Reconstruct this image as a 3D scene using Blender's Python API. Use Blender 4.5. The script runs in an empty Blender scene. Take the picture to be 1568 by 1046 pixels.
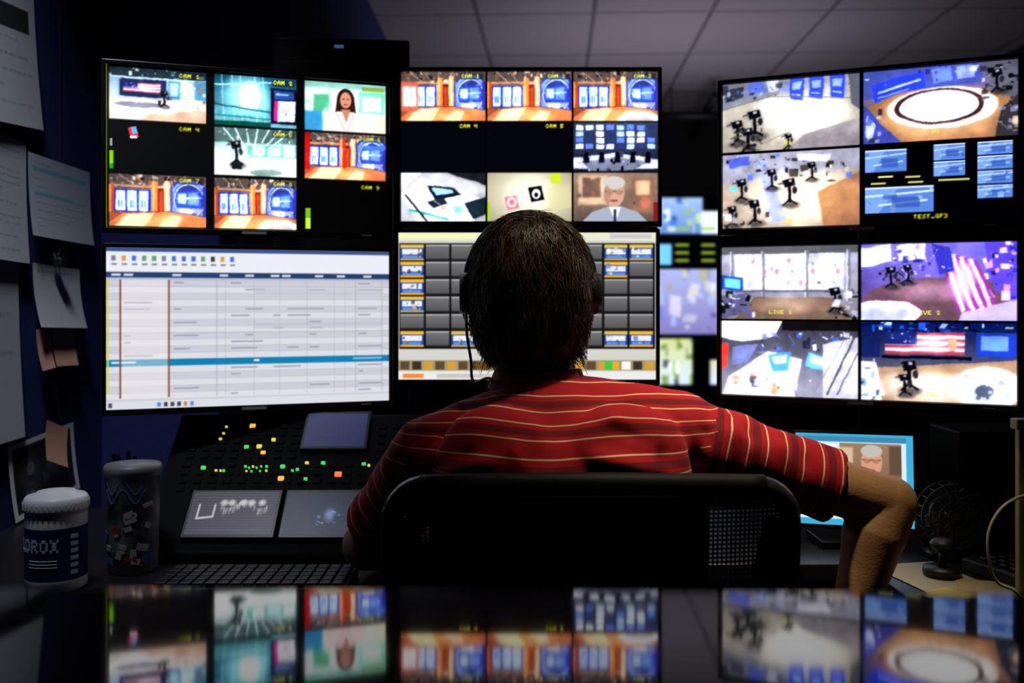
import bpy, bmesh, math, random
import numpy as np
from mathutils import Vector, Matrix, noise
random.seed(7)
scene = bpy.context.scene
try:
    scene.view_settings.view_transform = 'Standard'
    scene.view_settings.look = 'None'
except Exception:
    pass

# ------------------------------------------------------------------ materials
def mat(name, col, rough=0.6, metal=0.0, var=0.12, scale=30, bump=0.0, bscale=200, emis=None, estr=0, ior=1.5, spec=None, sheen=0, sss=0):
    m = bpy.data.materials.new(name); m.use_nodes = True
    nt = m.node_tree; b = nt.nodes['Principled BSDF']
    tc = nt.nodes.new('ShaderNodeTexCoord')
    n = nt.nodes.new('ShaderNodeTexNoise'); n.inputs['Scale'].default_value = scale; n.inputs['Detail'].default_value = 4
    nt.links.new(tc.outputs['Object'], n.inputs['Vector'])
    r = nt.nodes.new('ShaderNodeValToRGB')
    c0 = [max(0, c*(1-var)) for c in col[:3]]+[1]; c1 = [min(1, c*(1+var)) for c in col[:3]]+[1]
    r.color_ramp.elements[0].color = c0; r.color_ramp.elements[1].color = c1
    r.color_ramp.elements[0].position = .3; r.color_ramp.elements[1].position = .7
    nt.links.new(n.outputs['Fac'], r.inputs['Fac'])
    nt.links.new(r.outputs['Color'], b.inputs['Base Color'])
    b.inputs['Roughness'].default_value = rough; b.inputs['Metallic'].default_value = metal
    b.inputs['IOR'].default_value = ior
    if spec is not None: b.inputs['Specular IOR Level'].default_value = spec
    if sheen: b.inputs['Sheen Weight'].default_value = sheen
    if sss:
        b.inputs['Subsurface Weight'].default_value = sss; b.inputs['Subsurface Radius'].default_value = (.01, .004, .002)
        b.inputs['Subsurface Scale'].default_value = .5
    if bump:
        n2 = nt.nodes.new('ShaderNodeTexNoise'); n2.inputs['Scale'].default_value = bscale; n2.inputs['Detail'].default_value = 3
        nt.links.new(tc.outputs['Object'], n2.inputs['Vector'])
        bp = nt.nodes.new('ShaderNodeBump'); bp.inputs['Strength'].default_value = bump; bp.inputs['Distance'].default_value = .002
        nt.links.new(n2.outputs['Fac'], bp.inputs['Height']); nt.links.new(bp.outputs['Normal'], b.inputs['Normal'])
    if emis:
        b.inputs['Emission Color'].default_value = (*emis, 1); b.inputs['Emission Strength'].default_value = estr
    return m

def attr_mat(name, emission=0.0, rough=.6):
    m = bpy.data.materials.new(name); m.use_nodes = True
    nt = m.node_tree; b = nt.nodes['Principled BSDF']
    a = nt.nodes.new('ShaderNodeAttribute'); a.attribute_name = 'Col'
    if emission:
        b.inputs['Base Color'].default_value = (.01, .01, .01, 1)
        nt.links.new(a.outputs['Color'], b.inputs['Emission Color']); b.inputs['Emission Strength'].default_value = emission
        b.inputs['Roughness'].default_value = .35
    else:
        nt.links.new(a.outputs['Color'], b.inputs['Base Color']); b.inputs['Roughness'].default_value = rough
    return m

M_black = mat('black_plastic', (.0035, .0035, .004), .45, bump=.2, bscale=600)
M_matte = mat('matte_black', (.0025, .0025, .003), .75, spec=.12)
M_bezel = mat('bezel_plastic', (.003, .003, .004), .3)
M_dark = mat('dark_metal', (.006, .006, .007), .5, metal=.3)
M_screen = attr_mat('lcd_screen', 1.15)
M_screen_hi = attr_mat('lcd_screen_video', 1.4)
M_screen_dim = attr_mat('lcd_screen_small', .5)
M_paper = attr_mat('printed_paper', 0, .8)
M_grey = mat('grey_plate', (.35, .33, .3), .4)

# ------------------------------------------------------------------ builders
def link(o):
    scene.collection.objects.link(o); return o
def empty(name, loc):
    e = bpy.data.objects.new(name, None); e.location = loc; e.empty_display_size = .05; link(e); return e
def parent(o, e):
    o.parent = e; o.matrix_parent_inverse = Matrix.Translation(-Vector(e.location))
    return o

class MB:
    def __init__(s): s.bm = bmesh.new(); s.mi = 0
    def _m(s, fs):
        for f in fs: f.material_index = s.mi
    def box(s, c, d, rot=None, bev=0):
        r = bmesh.ops.create_cube(s.bm, size=1)
        vs = r['verts']
        M = Matrix.Translation(Vector(c)) @ (rot.to_4x4() if rot else Matrix.Identity(4)) @ Matrix.Diagonal((d[0], d[1], d[2], 1))
        bmesh.ops.transform(s.bm, matrix=M, verts=vs)
        fs = set(f for v in vs for f in v.link_faces)
        if bev:
            es = list(set(e for v in vs for e in v.link_edges))
            rr = bmesh.ops.bevel(s.bm, geom=es, offset=bev, segments=2, affect='EDGES', profile=.5)
            fs = set(rr['faces']) | set(f for f in fs if f.is_valid)
            vs2 = set(v for f in fs for v in f.verts); fs = set(f for v in vs2 for f in v.link_faces)
        s._m(fs)
    def tube(s, pts, rad, n=12, cap=True, closed=False, sub=1, flat=(1, 1), up=None):
        P = [Vector(p) for p in pts]
        R = list(rad) if hasattr(rad, '__len__') else [rad]*len(P)
        if sub > 1:
            Q = []; RR = []
            L = len(P); rng = L if closed else L-1
            for i in range(rng):
                if closed: p0, p1, p2, p3 = P[i-1], P[i], P[(i+1) % L], P[(i+2) % L]
                else: p0, p1, p2, p3 = P[max(i-1, 0)], P[i], P[i+1], P[min(i+2, L-1)]
                ra, rb = R[i], R[(i+1) % L]
                for k in range(sub):
                    t = k/sub
                    Q.append(.5*((2*p1)+(p2-p0)*t+(2*p0-5*p1+4*p2-p3)*t*t+(3*p1-p0-3*p2+p3)*t**3)); RR.append(ra+(rb-ra)*t)
            if not closed: Q.append(P[-1]); RR.append(R[-1])
            P, R = Q, RR
        L = len(P); rings = []
        N = None
        for i in range(L):
            if closed: T = (P[(i+1) % L]-P[i-1]).normalized()
            else: T = (P[min(i+1, L-1)]-P[max(i-1, 0)]).normalized()
            if N is None:
                u = Vector(up) if up else (Vector((0, 0, 1)) if abs(T.z) < .9 else Vector((0, 1, 0)))
                N = (u-T*u.dot(T)).normalized()
            else:
                N = (N-T*N.dot(T)).normalized()
            B = T.cross(N)
            rings.append([s.bm.verts.new(P[i]+R[i]*(flat[0]*math.cos(a)*B+flat[1]*math.sin(a)*N)) for a in [2*math.pi*k/n for k in range(n)]])
        fs = []
        for i in range(L if closed else L-1):
            a, b = rings[i], rings[(i+1) % L]
            for k in range(n):
                fs.append(s.bm.faces.new((a[k], a[(k+1) % n], b[(k+1) % n], b[k])))
        if cap and not closed:
            fs.append(s.bm.faces.new(rings[0][::-1])); fs.append(s.bm.faces.new(rings[-1]))
        s._m(fs)
    def cyl(s, a, b, r, r2=None, n=24): s.tube([a, b], [r, r if r2 is None else r2], n=n)
    def capsule(s, a, b, r1, r2, n=20, flat=(1, 1)):
        a, b = Vector(a), Vector(b); d = (b-a).normalized(); P = []; R = []
        for k in range(5):
            t = math.pi/2*(k/5); P.append(a-d*r1*math.cos(t)); R.append(max(r1*math.sin(t), r1*.05))
        for k in range(7): P.append(a.lerp(b, k/6)); R.append(r1+(r2-r1)*k/6)
        for k in range(1, 6):
            t = math.pi/2*(k/5); P.append(b+d*r2*math.sin(t)); R.append(max(r2*math.cos(t), r2*.05))
        s.tube(P, R, n=n, flat=flat)
    def ell(s, c, r, rot=None, seg=24):
        rr = bmesh.ops.create_uvsphere(s.bm, u_segments=seg, v_segments=seg//2+2, radius=1)
        M = Matrix.Translation(Vector(c)) @ (rot.to_4x4() if rot else Matrix.Identity(4)) @ Matrix.Diagonal((r[0], r[1], r[2], 1))
        bmesh.ops.transform(s.bm, matrix=M, verts=rr['verts'])
        s._m(set(f for v in rr['verts'] for f in v.link_faces))
    def loft(s, rings, n=40, p=2.4):
        rs = []
        for (z, cx, cy, rx, ry) in rings:
            ring = []
            for k in range(n):
                a = 2*math.pi*k/n; c, t = math.cos(a), math.sin(a)
                ring.append(s.bm.verts.new((cx+rx*math.copysign(abs(c)**(2/p), c), cy+ry*math.copysign(abs(t)**(2/p), t), z)))
            rs.append(ring)
        fs = []
        for a, b in zip(rs, rs[1:]):
            for k in range(n): fs.append(s.bm.faces.new((a[k], a[(k+1) % n], b[(k+1) % n], b[k])))
        fs.append(s.bm.faces.new(rs[0][::-1])); fs.append(s.bm.faces.new(rs[-1])); s._m(fs)
    def prism(s, poly, z0, z1):
        a = [s.bm.verts.new((x, y, z0)) for x, y in poly]; b = [s.bm.verts.new((x, y, z1)) for x, y in poly]
        n = len(poly); fs = [s.bm.faces.new(a[::-1]), s.bm.faces.new(b)]
        for k in range(n): fs.append(s.bm.faces.new((a[k], a[(k+1) % n], b[(k+1) % n], b[k])))
        s._m(fs)
    def done(s, name, mats, par=None, smooth=False, bevel=0):
        bmesh.ops.recalc_face_normals(s.bm, faces=s.bm.faces)
        me = bpy.data.meshes.new(name); s.bm.to_mesh(me); s.bm.free()
        for m in (mats if isinstance(mats, (list, tuple)) else [mats]): me.materials.append(m)
        o = bpy.data.objects.new(name, me); link(o)
        if smooth:
            for p in me.polygons: p.use_smooth = True
        if bevel:
            md = o.modifiers.new('bevel', 'BEVEL'); md.width = bevel; md.segments = 3; md.limit_method = 'ANGLE'
        if par: parent(o, par)
        return o

def bake(o, mods):
    for t, kw in mods:
        md = o.modifiers.new(t, t)
        for k, v in kw.items(): setattr(md, k, v)
    dg = bpy.context.evaluated_depsgraph_get(); dg.update()
    me = bpy.data.meshes.new_from_object(o.evaluated_get(dg))
    o.modifiers.clear(); mats = [m for m in o.data.materials]
    o.data = me
    if not me.materials:
        for m in mats: me.materials.append(m)
    for p in me.polygons: p.use_smooth = True
    return o

# ------------------------------------------------------------------ painted panels (vertex colours)
FONT = {'C': '69896', 'A': '69F99', 'M': '9FF99', '1': '26227', '2': '69247', '3': 'E161E', '4': '99F11', '5': 'F8E1E', '6': '68E96', '7': 'F1244', '8': '69696', '9': '69716',
        'T': 'F4444', 'E': 'F8E8F', 'S': '7861E', 'G': '78B97', 'F': 'F8E88', 'X': '96669', 'L': '8888F', 'I': '72227', 'V': '99966', '_': '0000F', ' ': '00000', 'O': '69996', 'R': 'E9EA9', 'D': 'E999E', 'H': '99F99', 'Z': 'F124F', 'P': 'E9E88', '0': '69996', 'N': '9DDB9', 'U': '99996', 'W': '99FF9', 'B': 'E9E9E', 'K': '9ACA9', 'Y': '99644'}
PENDING = []
def box_blur(a, r):
    for ax in (0, 1):
        p = np.pad(a, [(r, r) if i == ax else (0, 0) for i in range(3)], mode='edge'); s = np.cumsum(p, axis=ax)
        s = np.concatenate([np.zeros_like(np.take(s, [0], axis=ax)), s], axis=ax); n = a.shape[ax]
        s = np.take(s, np.arange(2*r+1, 2*r+1+n), axis=ax)-np.take(s, np.arange(0, n), axis=ax); a = s/(2*r+1)
    return a
def smooth_noise(h, w, cell, rng):
    g = rng.standard_normal((h//cell+3, w//cell+3)); y = np.arange(h)/cell; x = np.arange(w)/cell
    yi, xi = y.astype(int), x.astype(int); fy, fx = y-yi, x-xi; fy = (fy*fy*(3-2*fy))[:, None]; fx = (fx*fx*(3-2*fx))[None, :]
    return (g[yi][:, xi]*(1-fy)+g[yi+1][:, xi]*fy)*(1-fx)+(g[yi][:, xi+1]*(1-fy)+g[yi+1][:, xi+1]*fy)*fx
class Cv:
    def __init__(s, a):
        s.a = a; s.h, s.w = a.shape[:2]
        s.X = (np.arange(s.w)+.5)[None, :]/s.w+np.zeros((s.h, 1)); s.Y = (np.arange(s.h)+.5)[:, None]/s.h+np.zeros((1, s.w))
    def sub(s, x0, y0, x1, y1): return Cv(s.a[int(round(y0*s.h)):int(round(y1*s.h)), int(round(x0*s.w)):int(round(x1*s.w))])
    def put(s, m, col, al=1.0):
        c = np.array(col, float)/255; s.a[m] = s.a[m]*(1-al)+c*al
    def fill(s, col): s.a[:] = np.array(col, float)/255
    def grad(s, c0, c1, h=False):
        t = (s.X if h else s.Y)[..., None]; s.a[:] = (np.array(c0)*(1-t)+np.array(c1)*t)/255
    def rect(s, x0, y0, x1, y1, col, al=1): s.put((s.X >= x0) & (s.X < x1) & (s.Y >= y0) & (s.Y < y1), col, al)
    def ell(s, cx, cy, rx, ry, col, al=1): s.put(((s.X-cx)/rx)**2+((s.Y-cy)/ry)**2 < 1, col, al)
    def soft(s, cx, cy, rx, ry, col, al=1):
        m = np.clip(1-((s.X-cx)/rx)**2-((s.Y-cy)/ry)**2, 0, 1)[..., None]*al; s.a[:] = s.a*(1-m)+np.array(col, float)/255*m
    def ring(s, cx, cy, rx, ry, w, col, al=1):
        d = np.sqrt(((s.X-cx)/rx)**2+((s.Y-cy)/ry)**2); s.put((d < 1) & (d > 1-w), col, al)
    def poly(s, pts, col, al=1):
        m = np.zeros(s.X.shape, bool); n = len(pts)
        for i in range(n):
            x0, y0 = pts[i]; x1, y1 = pts[(i+1) % n]
            if y0 == y1: continue
            c = ((y0 > s.Y) != (y1 > s.Y)) & (s.X < (x1-x0)*(s.Y-y0)/(y1-y0)+x0); m ^= c
        s.put(m, col, al)
    def line(s, x0, y0, x1, y1, wd, col, al=1):
        ax, ay = x0*s.w, y0*s.h; dx, dy = (x1-x0)*s.w, (y1-y0)*s.h; L = dx*dx+dy*dy+1e-9
        px, py = s.X*s.w, s.Y*s.h; t = np.clip(((px-ax)*dx+(py-ay)*dy)/L, 0, 1)
        s.put((px-ax-t*dx)**2+(py-ay-t*dy)**2 < (wd*s.w/2)**2, col, al)
    def text(s, st, x, y, hh, col): PENDING.append((s, st, x, y, hh, col))
    def text_now(s, st, x, y, hh, col):
        u = max(1, int(round(hh*s.h/5))); X = int(x*s.w); Y = int(y*s.h); c = np.array(col, float)/255
        for ch in st:
            g = FONT.get(ch, 'F9996')
            for r in range(5):
                v = int(g[r], 16)
                for k in range(4):
                    if v >> (3-k) & 1: s.a[Y+r*u:Y+(r+1)*u, X+k*u:X+(k+1)*u] = c
            X += 5*u
    def blot(s, x0, y0, x1, y1, n, cols, seed=0, sz=.04, al=.7):
        """clutter: small boxes, posts and panels"""
        r = random.Random(seed)
        for _ in range(n):
            cx, cy = r.uniform(x0, x1), r.uniform(y0, y1); k = r.choice((.3, .45, .7, .9)); a, b = sz*k*r.uniform(.3, 1.3), sz*k*r.uniform(.4, 2.2)
            c = r.choice(cols); f = r.uniform(.75, 1.15); c = tuple(min(255, q*f) for q in c)
            q = r.random()
            if q < .45: s.rect(cx-a, cy-b, cx+a, cy+b, c, al)
            elif q < .6: s.ell(cx, cy, a*.8, b*.8, c, al)
            elif q < .75: s.line(cx-a, cy-b, cx+a*.5, cy+b, .008, c, al)
            else:
                sk = r.uniform(-.8, .8)*a; s.poly([(cx-a+sk, cy-b), (cx+a+sk, cy-b*.8), (cx+a-sk, cy+b), (cx-a-sk, cy+b*.7)], c, al)
    def fx(s, seed=0, warp=.55, shuffle=90, gain=.03):
        """camera-feed look: fine detail, slight lens warp, uneven light, soft bloom"""
        rng = np.random.default_rng(seed+100); h, w = s.h, s.w; a = s.a.copy()
        for _ in range(shuffle):
            ph, pw = rng.integers(2, 6), rng.integers(2, 8)
            if h <= ph+14 or w <= pw+18: break
            y, x = rng.integers(6, h-ph-7), rng.integers(8, w-pw-9); dy, dx = rng.integers(-4, 5), rng.integers(-6, 7)
            al = rng.uniform(.2, .6)
            a[y+dy:y+dy+ph, x+dx:x+dx+pw] = a[y+dy:y+dy+ph, x+dx:x+dx+pw]*(1-al)+a[y:y+ph, x:x+pw]*al
        wy = smooth_noise(h, w, 26, rng)*warp*1.5+smooth_noise(h, w, 7, rng)*warp*.5; wx = smooth_noise(h, w, 26, rng)*warp*1.5+smooth_noise(h, w, 7, rng)*warp*.5
        yy = np.clip(np.arange(h)[:, None]+wy, 0, h-1).astype(int); xx = np.clip(np.arange(w)[None, :]+wx, 0, w-1).astype(int); a = a[yy, xx]
        g = 1+gain*1.6*smooth_noise(h, w, 34, rng)+gain*smooth_noise(h, w, 12, rng)+gain*.7*smooth_noise(h, w, 3, rng)
        vig = 1-.15*(((s.X-.5)/.7)**2+((s.Y-.5)/.7)**2)
        a = a*(g*vig)[..., None]
        a = box_blur(a, 1)
        br = np.clip(box_blur(box_blur(a, 6), 6)-.42, 0, 1); a = a+br*.55
        a = (a-.5)*1.12+.52
        s.a[:] = np.clip(a, 0, 1)
def flush():
    for (s, *ar) in PENDING: s.text_now(*ar)
    PENDING.clear()
def canvas(w, h, col=(4, 4, 6)):
    c = Cv(np.zeros((h, w, 3))); c.fill(col); return c
def down(c):
    a = c.a; h, w = a.shape[0]//2*2, a.shape[1]//2*2; a = a[:h, :w]
    return (a[0::2, 0::2]+a[1::2, 0::2]+a[0::2, 1::2]+a[1::2, 1::2])/4
def panel(name, cv, w, h, M, material, par=None, curl=0):
    """grid in its own XZ plane facing -Y, centred, transformed by M"""
    flush()
    a = down(cv); H, W = a.shape[:2]
    xs = np.linspace(-w/2, w/2, W); zs = np.linspace(h/2, -h/2, H)
    co = np.zeros((H, W, 3)); co[..., 0] = xs[None, :]; co[..., 2] = zs[:, None]
    if curl: co[..., 1] = -curl*((zs[:, None]-h/2)/h)**2-curl*.4*(xs[None, :]/w)**2
    idx = np.arange(H*W).reshape(H, W)
    q = np.stack([idx[1:, :-1], idx[1:, 1:], idx[:-1, 1:], idx[:-1, :-1]], -1).reshape(-1, 4)
    me = bpy.data.meshes.new(name); me.vertices.add(H*W); me.vertices.foreach_set('co', co.reshape(-1).astype(np.float32))
    n = len(q); me.loops.add(n*4); me.polygons.add(n)
    me.loops.foreach_set('vertex_index', q.reshape(-1).astype(np.int32)); me.polygons.foreach_set('loop_start', np.arange(0, n*4, 4, dtype=np.int32))
    me.update(calc_edges=True)
    ca = me.color_attributes.new('Col', 'FLOAT_COLOR', 'POINT')
    col = np.ones((H*W, 4), np.float32); col[:, :3] = np.clip(a, 0, 1).reshape(-1, 3)**2.2
    ca.data.foreach_set('color', col.reshape(-1)); me.materials.append(material)
    me.validate()
    o = bpy.data.objects.new(name, me); link(o); o.matrix_world = M
    if par:
        o.parent = par; o.matrix_parent_inverse = Matrix.Translation(-Vector(par.location))
    return o

Y_ = (235, 235, 40)
def camlabel(v, n, x=.72, y=.05):
    v.rect(x-.02, y-.02, x+.26, y+.11, (20, 20, 30), .5); v.text('CAM '+str(n), x, y, .085, Y_)
def newsroom(v, n, seed=0, kind=0):
    v.grad((205, 190, 175), (150, 120, 100))
    v.rect(0, 0, 1, .2, (95, 80, 76)); v.blot(0, 0, 1, .22, 60, [(50, 42, 42), (250, 240, 225), (150, 110, 80), (30, 30, 40), (190, 150, 120)], seed, .026, .85)
    for k in range(5): v.line(.1+.17*k, 0, .25+.1*k, .2, .008, (220, 205, 190), .7)
    v.rect(0, .2, .5, .27, (185, 145, 108)); v.rect(0, .25, .5, .275, (95, 60, 45)); v.blot(0, .18, 1, .3, 20, [(90, 60, 50), (235, 210, 180)], seed+5, .016)
    v.rect(.04, .28, .42, .72, (30, 55, 170))
    for k in range(3):
        x = .065+k*.118; v.rect(x, .31, x+.095, .70, (220, 230, 255)); v.rect(x+.008, .34, x+.087, .5, (175, 195, 250)); v.rect(x+.02, .50, x+.07, .64, (95, 130, 235)); v.rect(x+.045, .31, x+.052, .7, (240, 244, 255))
    v.rect(0, .2, .045, .78, (165, 78, 35)); v.rect(.0, .2, .012, .78, (225, 150, 90)); v.rect(.43, .12, .49, .75, (210, 135, 75)); v.rect(.44, .12, .455, .75, (250, 200, 140)); v.rect(.49, .25, .56, .72, (115, 40, 28)); v.rect(.505, .3, .545, .7, (165, 75, 50)); v.rect(.56, .1, .62, .76, (225, 178, 130)); v.rect(.575, .1, .59, .76, (255, 238, 215))
    v.poly([(.66, .12), (.94, .05), (1, .2), (1, .78), (.7, .78), (.63, .5)], (55, 66, 130)); v.ring(.82, .48, .2, .42, .14, (130, 160, 225)); v.ring(.82, .48, .165, .34, .08, (210, 222, 245)); v.poly([(.68, .32), (.95, .27), (.95, .60), (.68, .58)], (55, 88, 200)); v.poly([(.70, .35), (.79, .335), (.79, .54), (.70, .53)], (175, 198, 245)); v.poly([(.81, .33), (.92, .31), (.92, .56), (.81, .545)], (115, 145, 232)); v.line(.69, .44, .94, .42, .010, (225, 232, 250)); v.rect(.68, .62, .95, .72, (150, 160, 200)); v.rect(.72, .64, .86, .74, (222, 225, 240)); v.blot(.67, .15, .97, .75, 16, [(225, 232, 250), (30, 45, 120), (90, 100, 150)], seed+1, .02, .6)
    v.rect(.96, .2, 1, .75, (60, 60, 150)); v.rect(.62, .2, .645, .75, (70, 75, 150))
    v.poly([(0, .74), (.6, .7), (1, .78), (1, 1), (0, 1)], (192, 130, 85)); v.poly([(.18, .76), (.46, .73), (.36, 1), (.05, 1)], (252, 222, 190), .75); v.poly([(.62, .78), (.75, .8), (.7, 1), (.5, 1)], (235, 215, 200), .7); v.poly([(.0, .76), (.14, .75), (.0, .92)], (140, 75, 48), .8); v.line(0, .745, .6, .70, .012, (110, 62, 42)); v.line(.6, .7, 1, .78, .012, (80, 70, 120)); v.soft(.55, .9, .3, .15, (240, 195, 150), .5)
    if kind == 1: v.ell(.78, .95, .24, .14, (245, 245, 250)); v.ell(.78, .98, .17, .09, (180, 172, 170))
    if kind == 2: v.rect(0, 0, .06, .8, (170, 30, 30)); v.rect(.46, .1, .5, .75, (190, 50, 35)); v.rect(.72, .22, 1, .3, (70, 110, 200))
    if kind == 3: v.rect(0, .2, .2, .8, (180, 105, 85)); v.rect(.02, .3, .17, .7, (228, 230, 250)); v.rect(.09, .3, .1, .7, (160, 150, 190))
    v.fx(seed, .45, 60); camlabel(v, n)
def flag(v, x0, y0, x1, y1):
    for k in range(7): v.rect(x0, y0+(y1-y0)*k/7, x1, y0+(y1-y0)*(k+1)/7, (165, 70, 88) if k % 2 == 0 else (215, 216, 232))
    v.rect(x0, y0, x0+(x1-x0)*.4, y0+(y1-y0)*.55, (35, 45, 110))
    v.blot(x0, y0, x0+(x1-x0)*.4, y0+(y1-y0)*.5, 8, [(230, 230, 250)], 3, .008)
    v.soft((x0+x1)/2+.05, (y0+y1)/2, (x1-x0)*.3, (y1-y0)*.5, (225, 215, 225), .5)
def rig(v, x, y, s, col=(22, 22, 30), seed=0):
    """studio pedestal camera seen from afar"""
    v.soft(x+.01*s, y+.19*s, .075*s, .05*s, (40, 38, 42), .7)
    v.poly([(x-.04*s, y-.07*s), (x+.025*s, y-.085*s), (x+.035*s, y-.01*s), (x-.025*s, y+.015*s)], col); v.line(x, y, x+.005, y+.15*s, .018*s, col); v.line(x, y+.13*s, x-.035*s, y+.19*s, .011*s, col); v.line(x, y+.13*s, x+.04*s, y+.18*s, .011*s, col); v.ell(x+.03*s, y+.04*s, .013*s, .04*s, (45, 45, 56)); v.line(x-.035*s, y-.04*s, x-.06*s, y-.03*s, .012*s, (80, 80, 92)); v.rect(x-.005*s, y-.07*s, x+.012*s, y-.045*s, (165, 165, 180))

def paint_left_upper():
    c = canvas(720, 408)
    cols = [(0.012, .333), (.362, .652), (.682, .985)]; rows = [(.02, .335), (.35, .65), (.67, .985)]
    def T(i, j): return c.sub(cols[i][0], rows[j][0], cols[i][1], rows[j][1])
    v = T(0, 0); v.grad((120, 150, 175), (200, 198, 198)); v.rect(0, 0, 1, .16, (40, 55, 64)); v.blot(0, 0, 1, .2, 50, [(230, 245, 255), (30, 50, 60), (120, 180, 200)], 1, .024, .85)
    v.rect(0, .16, 1, .19, (190, 215, 225)); v.rect(.1, .2, .58, .55, (36, 46, 80)); flag(v, .14, .27, .52, .46); v.rect(.6, .2, .72, .6, (80, 112, 155)); v.rect(.62, .24, .70, .5, (150, 190, 220)); v.rect(.74, .2, .86, .5, (180, 205, 215)); v.rect(.88, .18, 1, .55, (90, 140, 165)); v.blot(.72, .2, 1, .56, 24, [(240, 248, 252), (90, 140, 170), (50, 60, 80), (200, 130, 120)], 2, .026)
    v.poly([(0, .6), (1, .55), (1, 1), (0, 1)], (198, 188, 184)); v.ell(.3, .74, .34, .12, (250, 250, 252)); v.ell(.3, .70, .26, .06, (120, 120, 132)); v.poly([(.4, .86), (1, .74), (1, 1), (.3, 1)], (185, 145, 120), .6); rig(v, .56, .5, 1.2); v.rect(.5, .6, .53, .7, (30, 35, 45)); v.blot(.62, .56, 1, .72, 14, [(30, 40, 50), (225, 230, 235)], 5, .022); v.fx(1); camlabel(v, 1)
    v = T(1, 0); v.grad((24, 78, 98), (120, 180, 190)); v.soft(.38, .42, .34, .55, (170, 220, 228), .9); v.soft(.42, .38, .15, .32, (255, 255, 255), .9)
    for x in (.08, .2, .3, .48, .58): v.line(x, 0, x+.04, 1, .010, (205, 236, 240), .7)
    v.line(0, .2, .68, .1, .015, (190, 225, 230)); v.line(0, .58, .68, .7, .02, (30, 80, 92)); v.line(0, .8, .68, .84, .02, (40, 120, 120)); v.rect(.68, .2, 1, .92, (22, 26, 55)); v.rect(.74, .45, .98, .86, (238, 238, 252)); v.rect(.72, .45, .77, .86, (200, 40, 130)); v.line(.84, .78, .93, .55, .012, (70, 80, 160)); v.line(.82, .62, .9, .76, .012, (70, 80, 160)); v.rect(.72, .25, .96, .42, (45, 85, 150)); v.rect(.74, .3, .9, .33, (170, 200, 230)); v.rect(0, .9, .68, 1, (20, 84, 72)); v.fx(2, .5, 30); camlabel(v, 2)
    v = T(2, 0); v.grad((195, 215, 205), (225, 230, 215)); v.rect(0, 0, 1, .12, (140, 185, 175)); v.rect(.02, .15, .2, .75, (225, 245, 235)); v.rect(.1, .25, .3, .6, (90, 160, 130)); v.rect(.66, .15, .98, .6, (120, 205, 175)); v.rect(.7, .25, .94, .55, (225, 250, 235)); v.rect(.0, .6, .22, 1, (70, 150, 190)); v.rect(.75, .62, 1, 1, (235, 225, 190)); v.rect(.6, .1, .64, .9, (220, 225, 220)); v.blot(.0, .1, .36, 1, 10, [(110, 190, 160), (240, 250, 240), (60, 140, 180)], 18, .03, .5)
    v.fx(3, .5, 0); v.a[:] = box_blur(v.a, 2)*.92
    v.ell(.5, .36, .11, .25, (45, 25, 22)); v.poly([(.39, .36), (.61, .36), (.63, .62), (.37, .62)], (45, 25, 22)); v.poly([(.22, 1), (.27, .70), (.40, .59), (.6, .59), (.73, .70), (.78, 1)], (245, 220, 217)); v.poly([(.44, .54), (.56, .54), (.51, .82)], (190, 125, 102)); v.ell(.5, .35, .068, .165, (205, 140, 112)); v.ell(.475, .33, .012, .014, (60, 35, 30)); v.ell(.525, .33, .012, .014, (60, 35, 30)); v.ell(.5, .44, .025, .018, (160, 55, 60)); v.line(.40, .64, .49, .98, .01, (200, 170, 168)); v.line(.60, .64, .52, .98, .01, (200, 170, 168)); v.a[:] = box_blur(v.a, 1); v.rect(.7, .05, .98, .13, (130, 160, 60))
    v = T(0, 1); v.fill((3, 3, 5)); v.poly([(.19, .12), (.27, .08), (.3, .3), (.22, .34)], (225, 50, 70)); v.poly([(.22, .1), (.27, .1), (.29, .22), (.24, .24)], (80, 170, 230)); v.rect(.21, .28, .28, .33, (240, 240, 240)); v.rect(.01, .35, .03, .5, (150, 150, 160)); v.rect(.005, .6, .045, .9, (120, 190, 20)); v.rect(.005, .86, .045, .97, (40, 140, 30)); v.text('CAM 4', .72, .05, .085, Y_)
    v = T(1, 1); v.grad((130, 160, 160), (215, 225, 220)); v.rect(0, 0, 1, .3, (84, 108, 108))
    for k in range(7): v.line(.1+k*.14, 0, .3+k*.06, .4, .016, (245, 252, 252), .85)
    v.blot(0, 0, 1, .34, 44, [(30, 40, 50), (245, 250, 250), (100, 160, 155)], 9, .022); v.rect(.4, .35, 1, .6, (105, 160, 152)); v.rect(.46, .38, .6, .56, (215, 238, 235)); v.rect(.64, .38, .8, .56, (170, 215, 208)); v.rect(.84, .36, .97, .56, (225, 242, 240)); v.blot(.38, .4, 1, .66, 20, [(235, 245, 245), (60, 100, 100), (200, 230, 225)], 11, .022); v.poly([(0, .65), (1, .6), (1, 1), (0, 1)], (210, 222, 217)); v.ell(.7, .78, .28, .10, (254, 255, 254)); v.ell(.62, .92, .2, .08, (125, 145, 140)); v.poly([(0, .45), (.18, .5), (.14, .95), (0, .95)], (232, 238, 238)); rig(v, .26, .42, 1.9); v.rect(.2, .72, .32, .88, (35, 35, 45)); v.fx(5); camlabel(v, 5)
    newsroom(T(2, 1), 6, 21, 2); newsroom(T(0, 2), 7, 22, 0); newsroom(T(1, 2), 8, 23, 1)
    v = c.sub(.682, .67, .985, .985); v.fill((3, 3, 5)); v.text('CAM 9', .7, .05, .085, Y_); v.rect(.01, .55, .07, .75, (110, 170, 20)); v.rect(.01, .75, .07, .97, (170, 220, 60))
    c.rect(0, 0, .004, 1, (170, 190, 30)); return c

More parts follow.
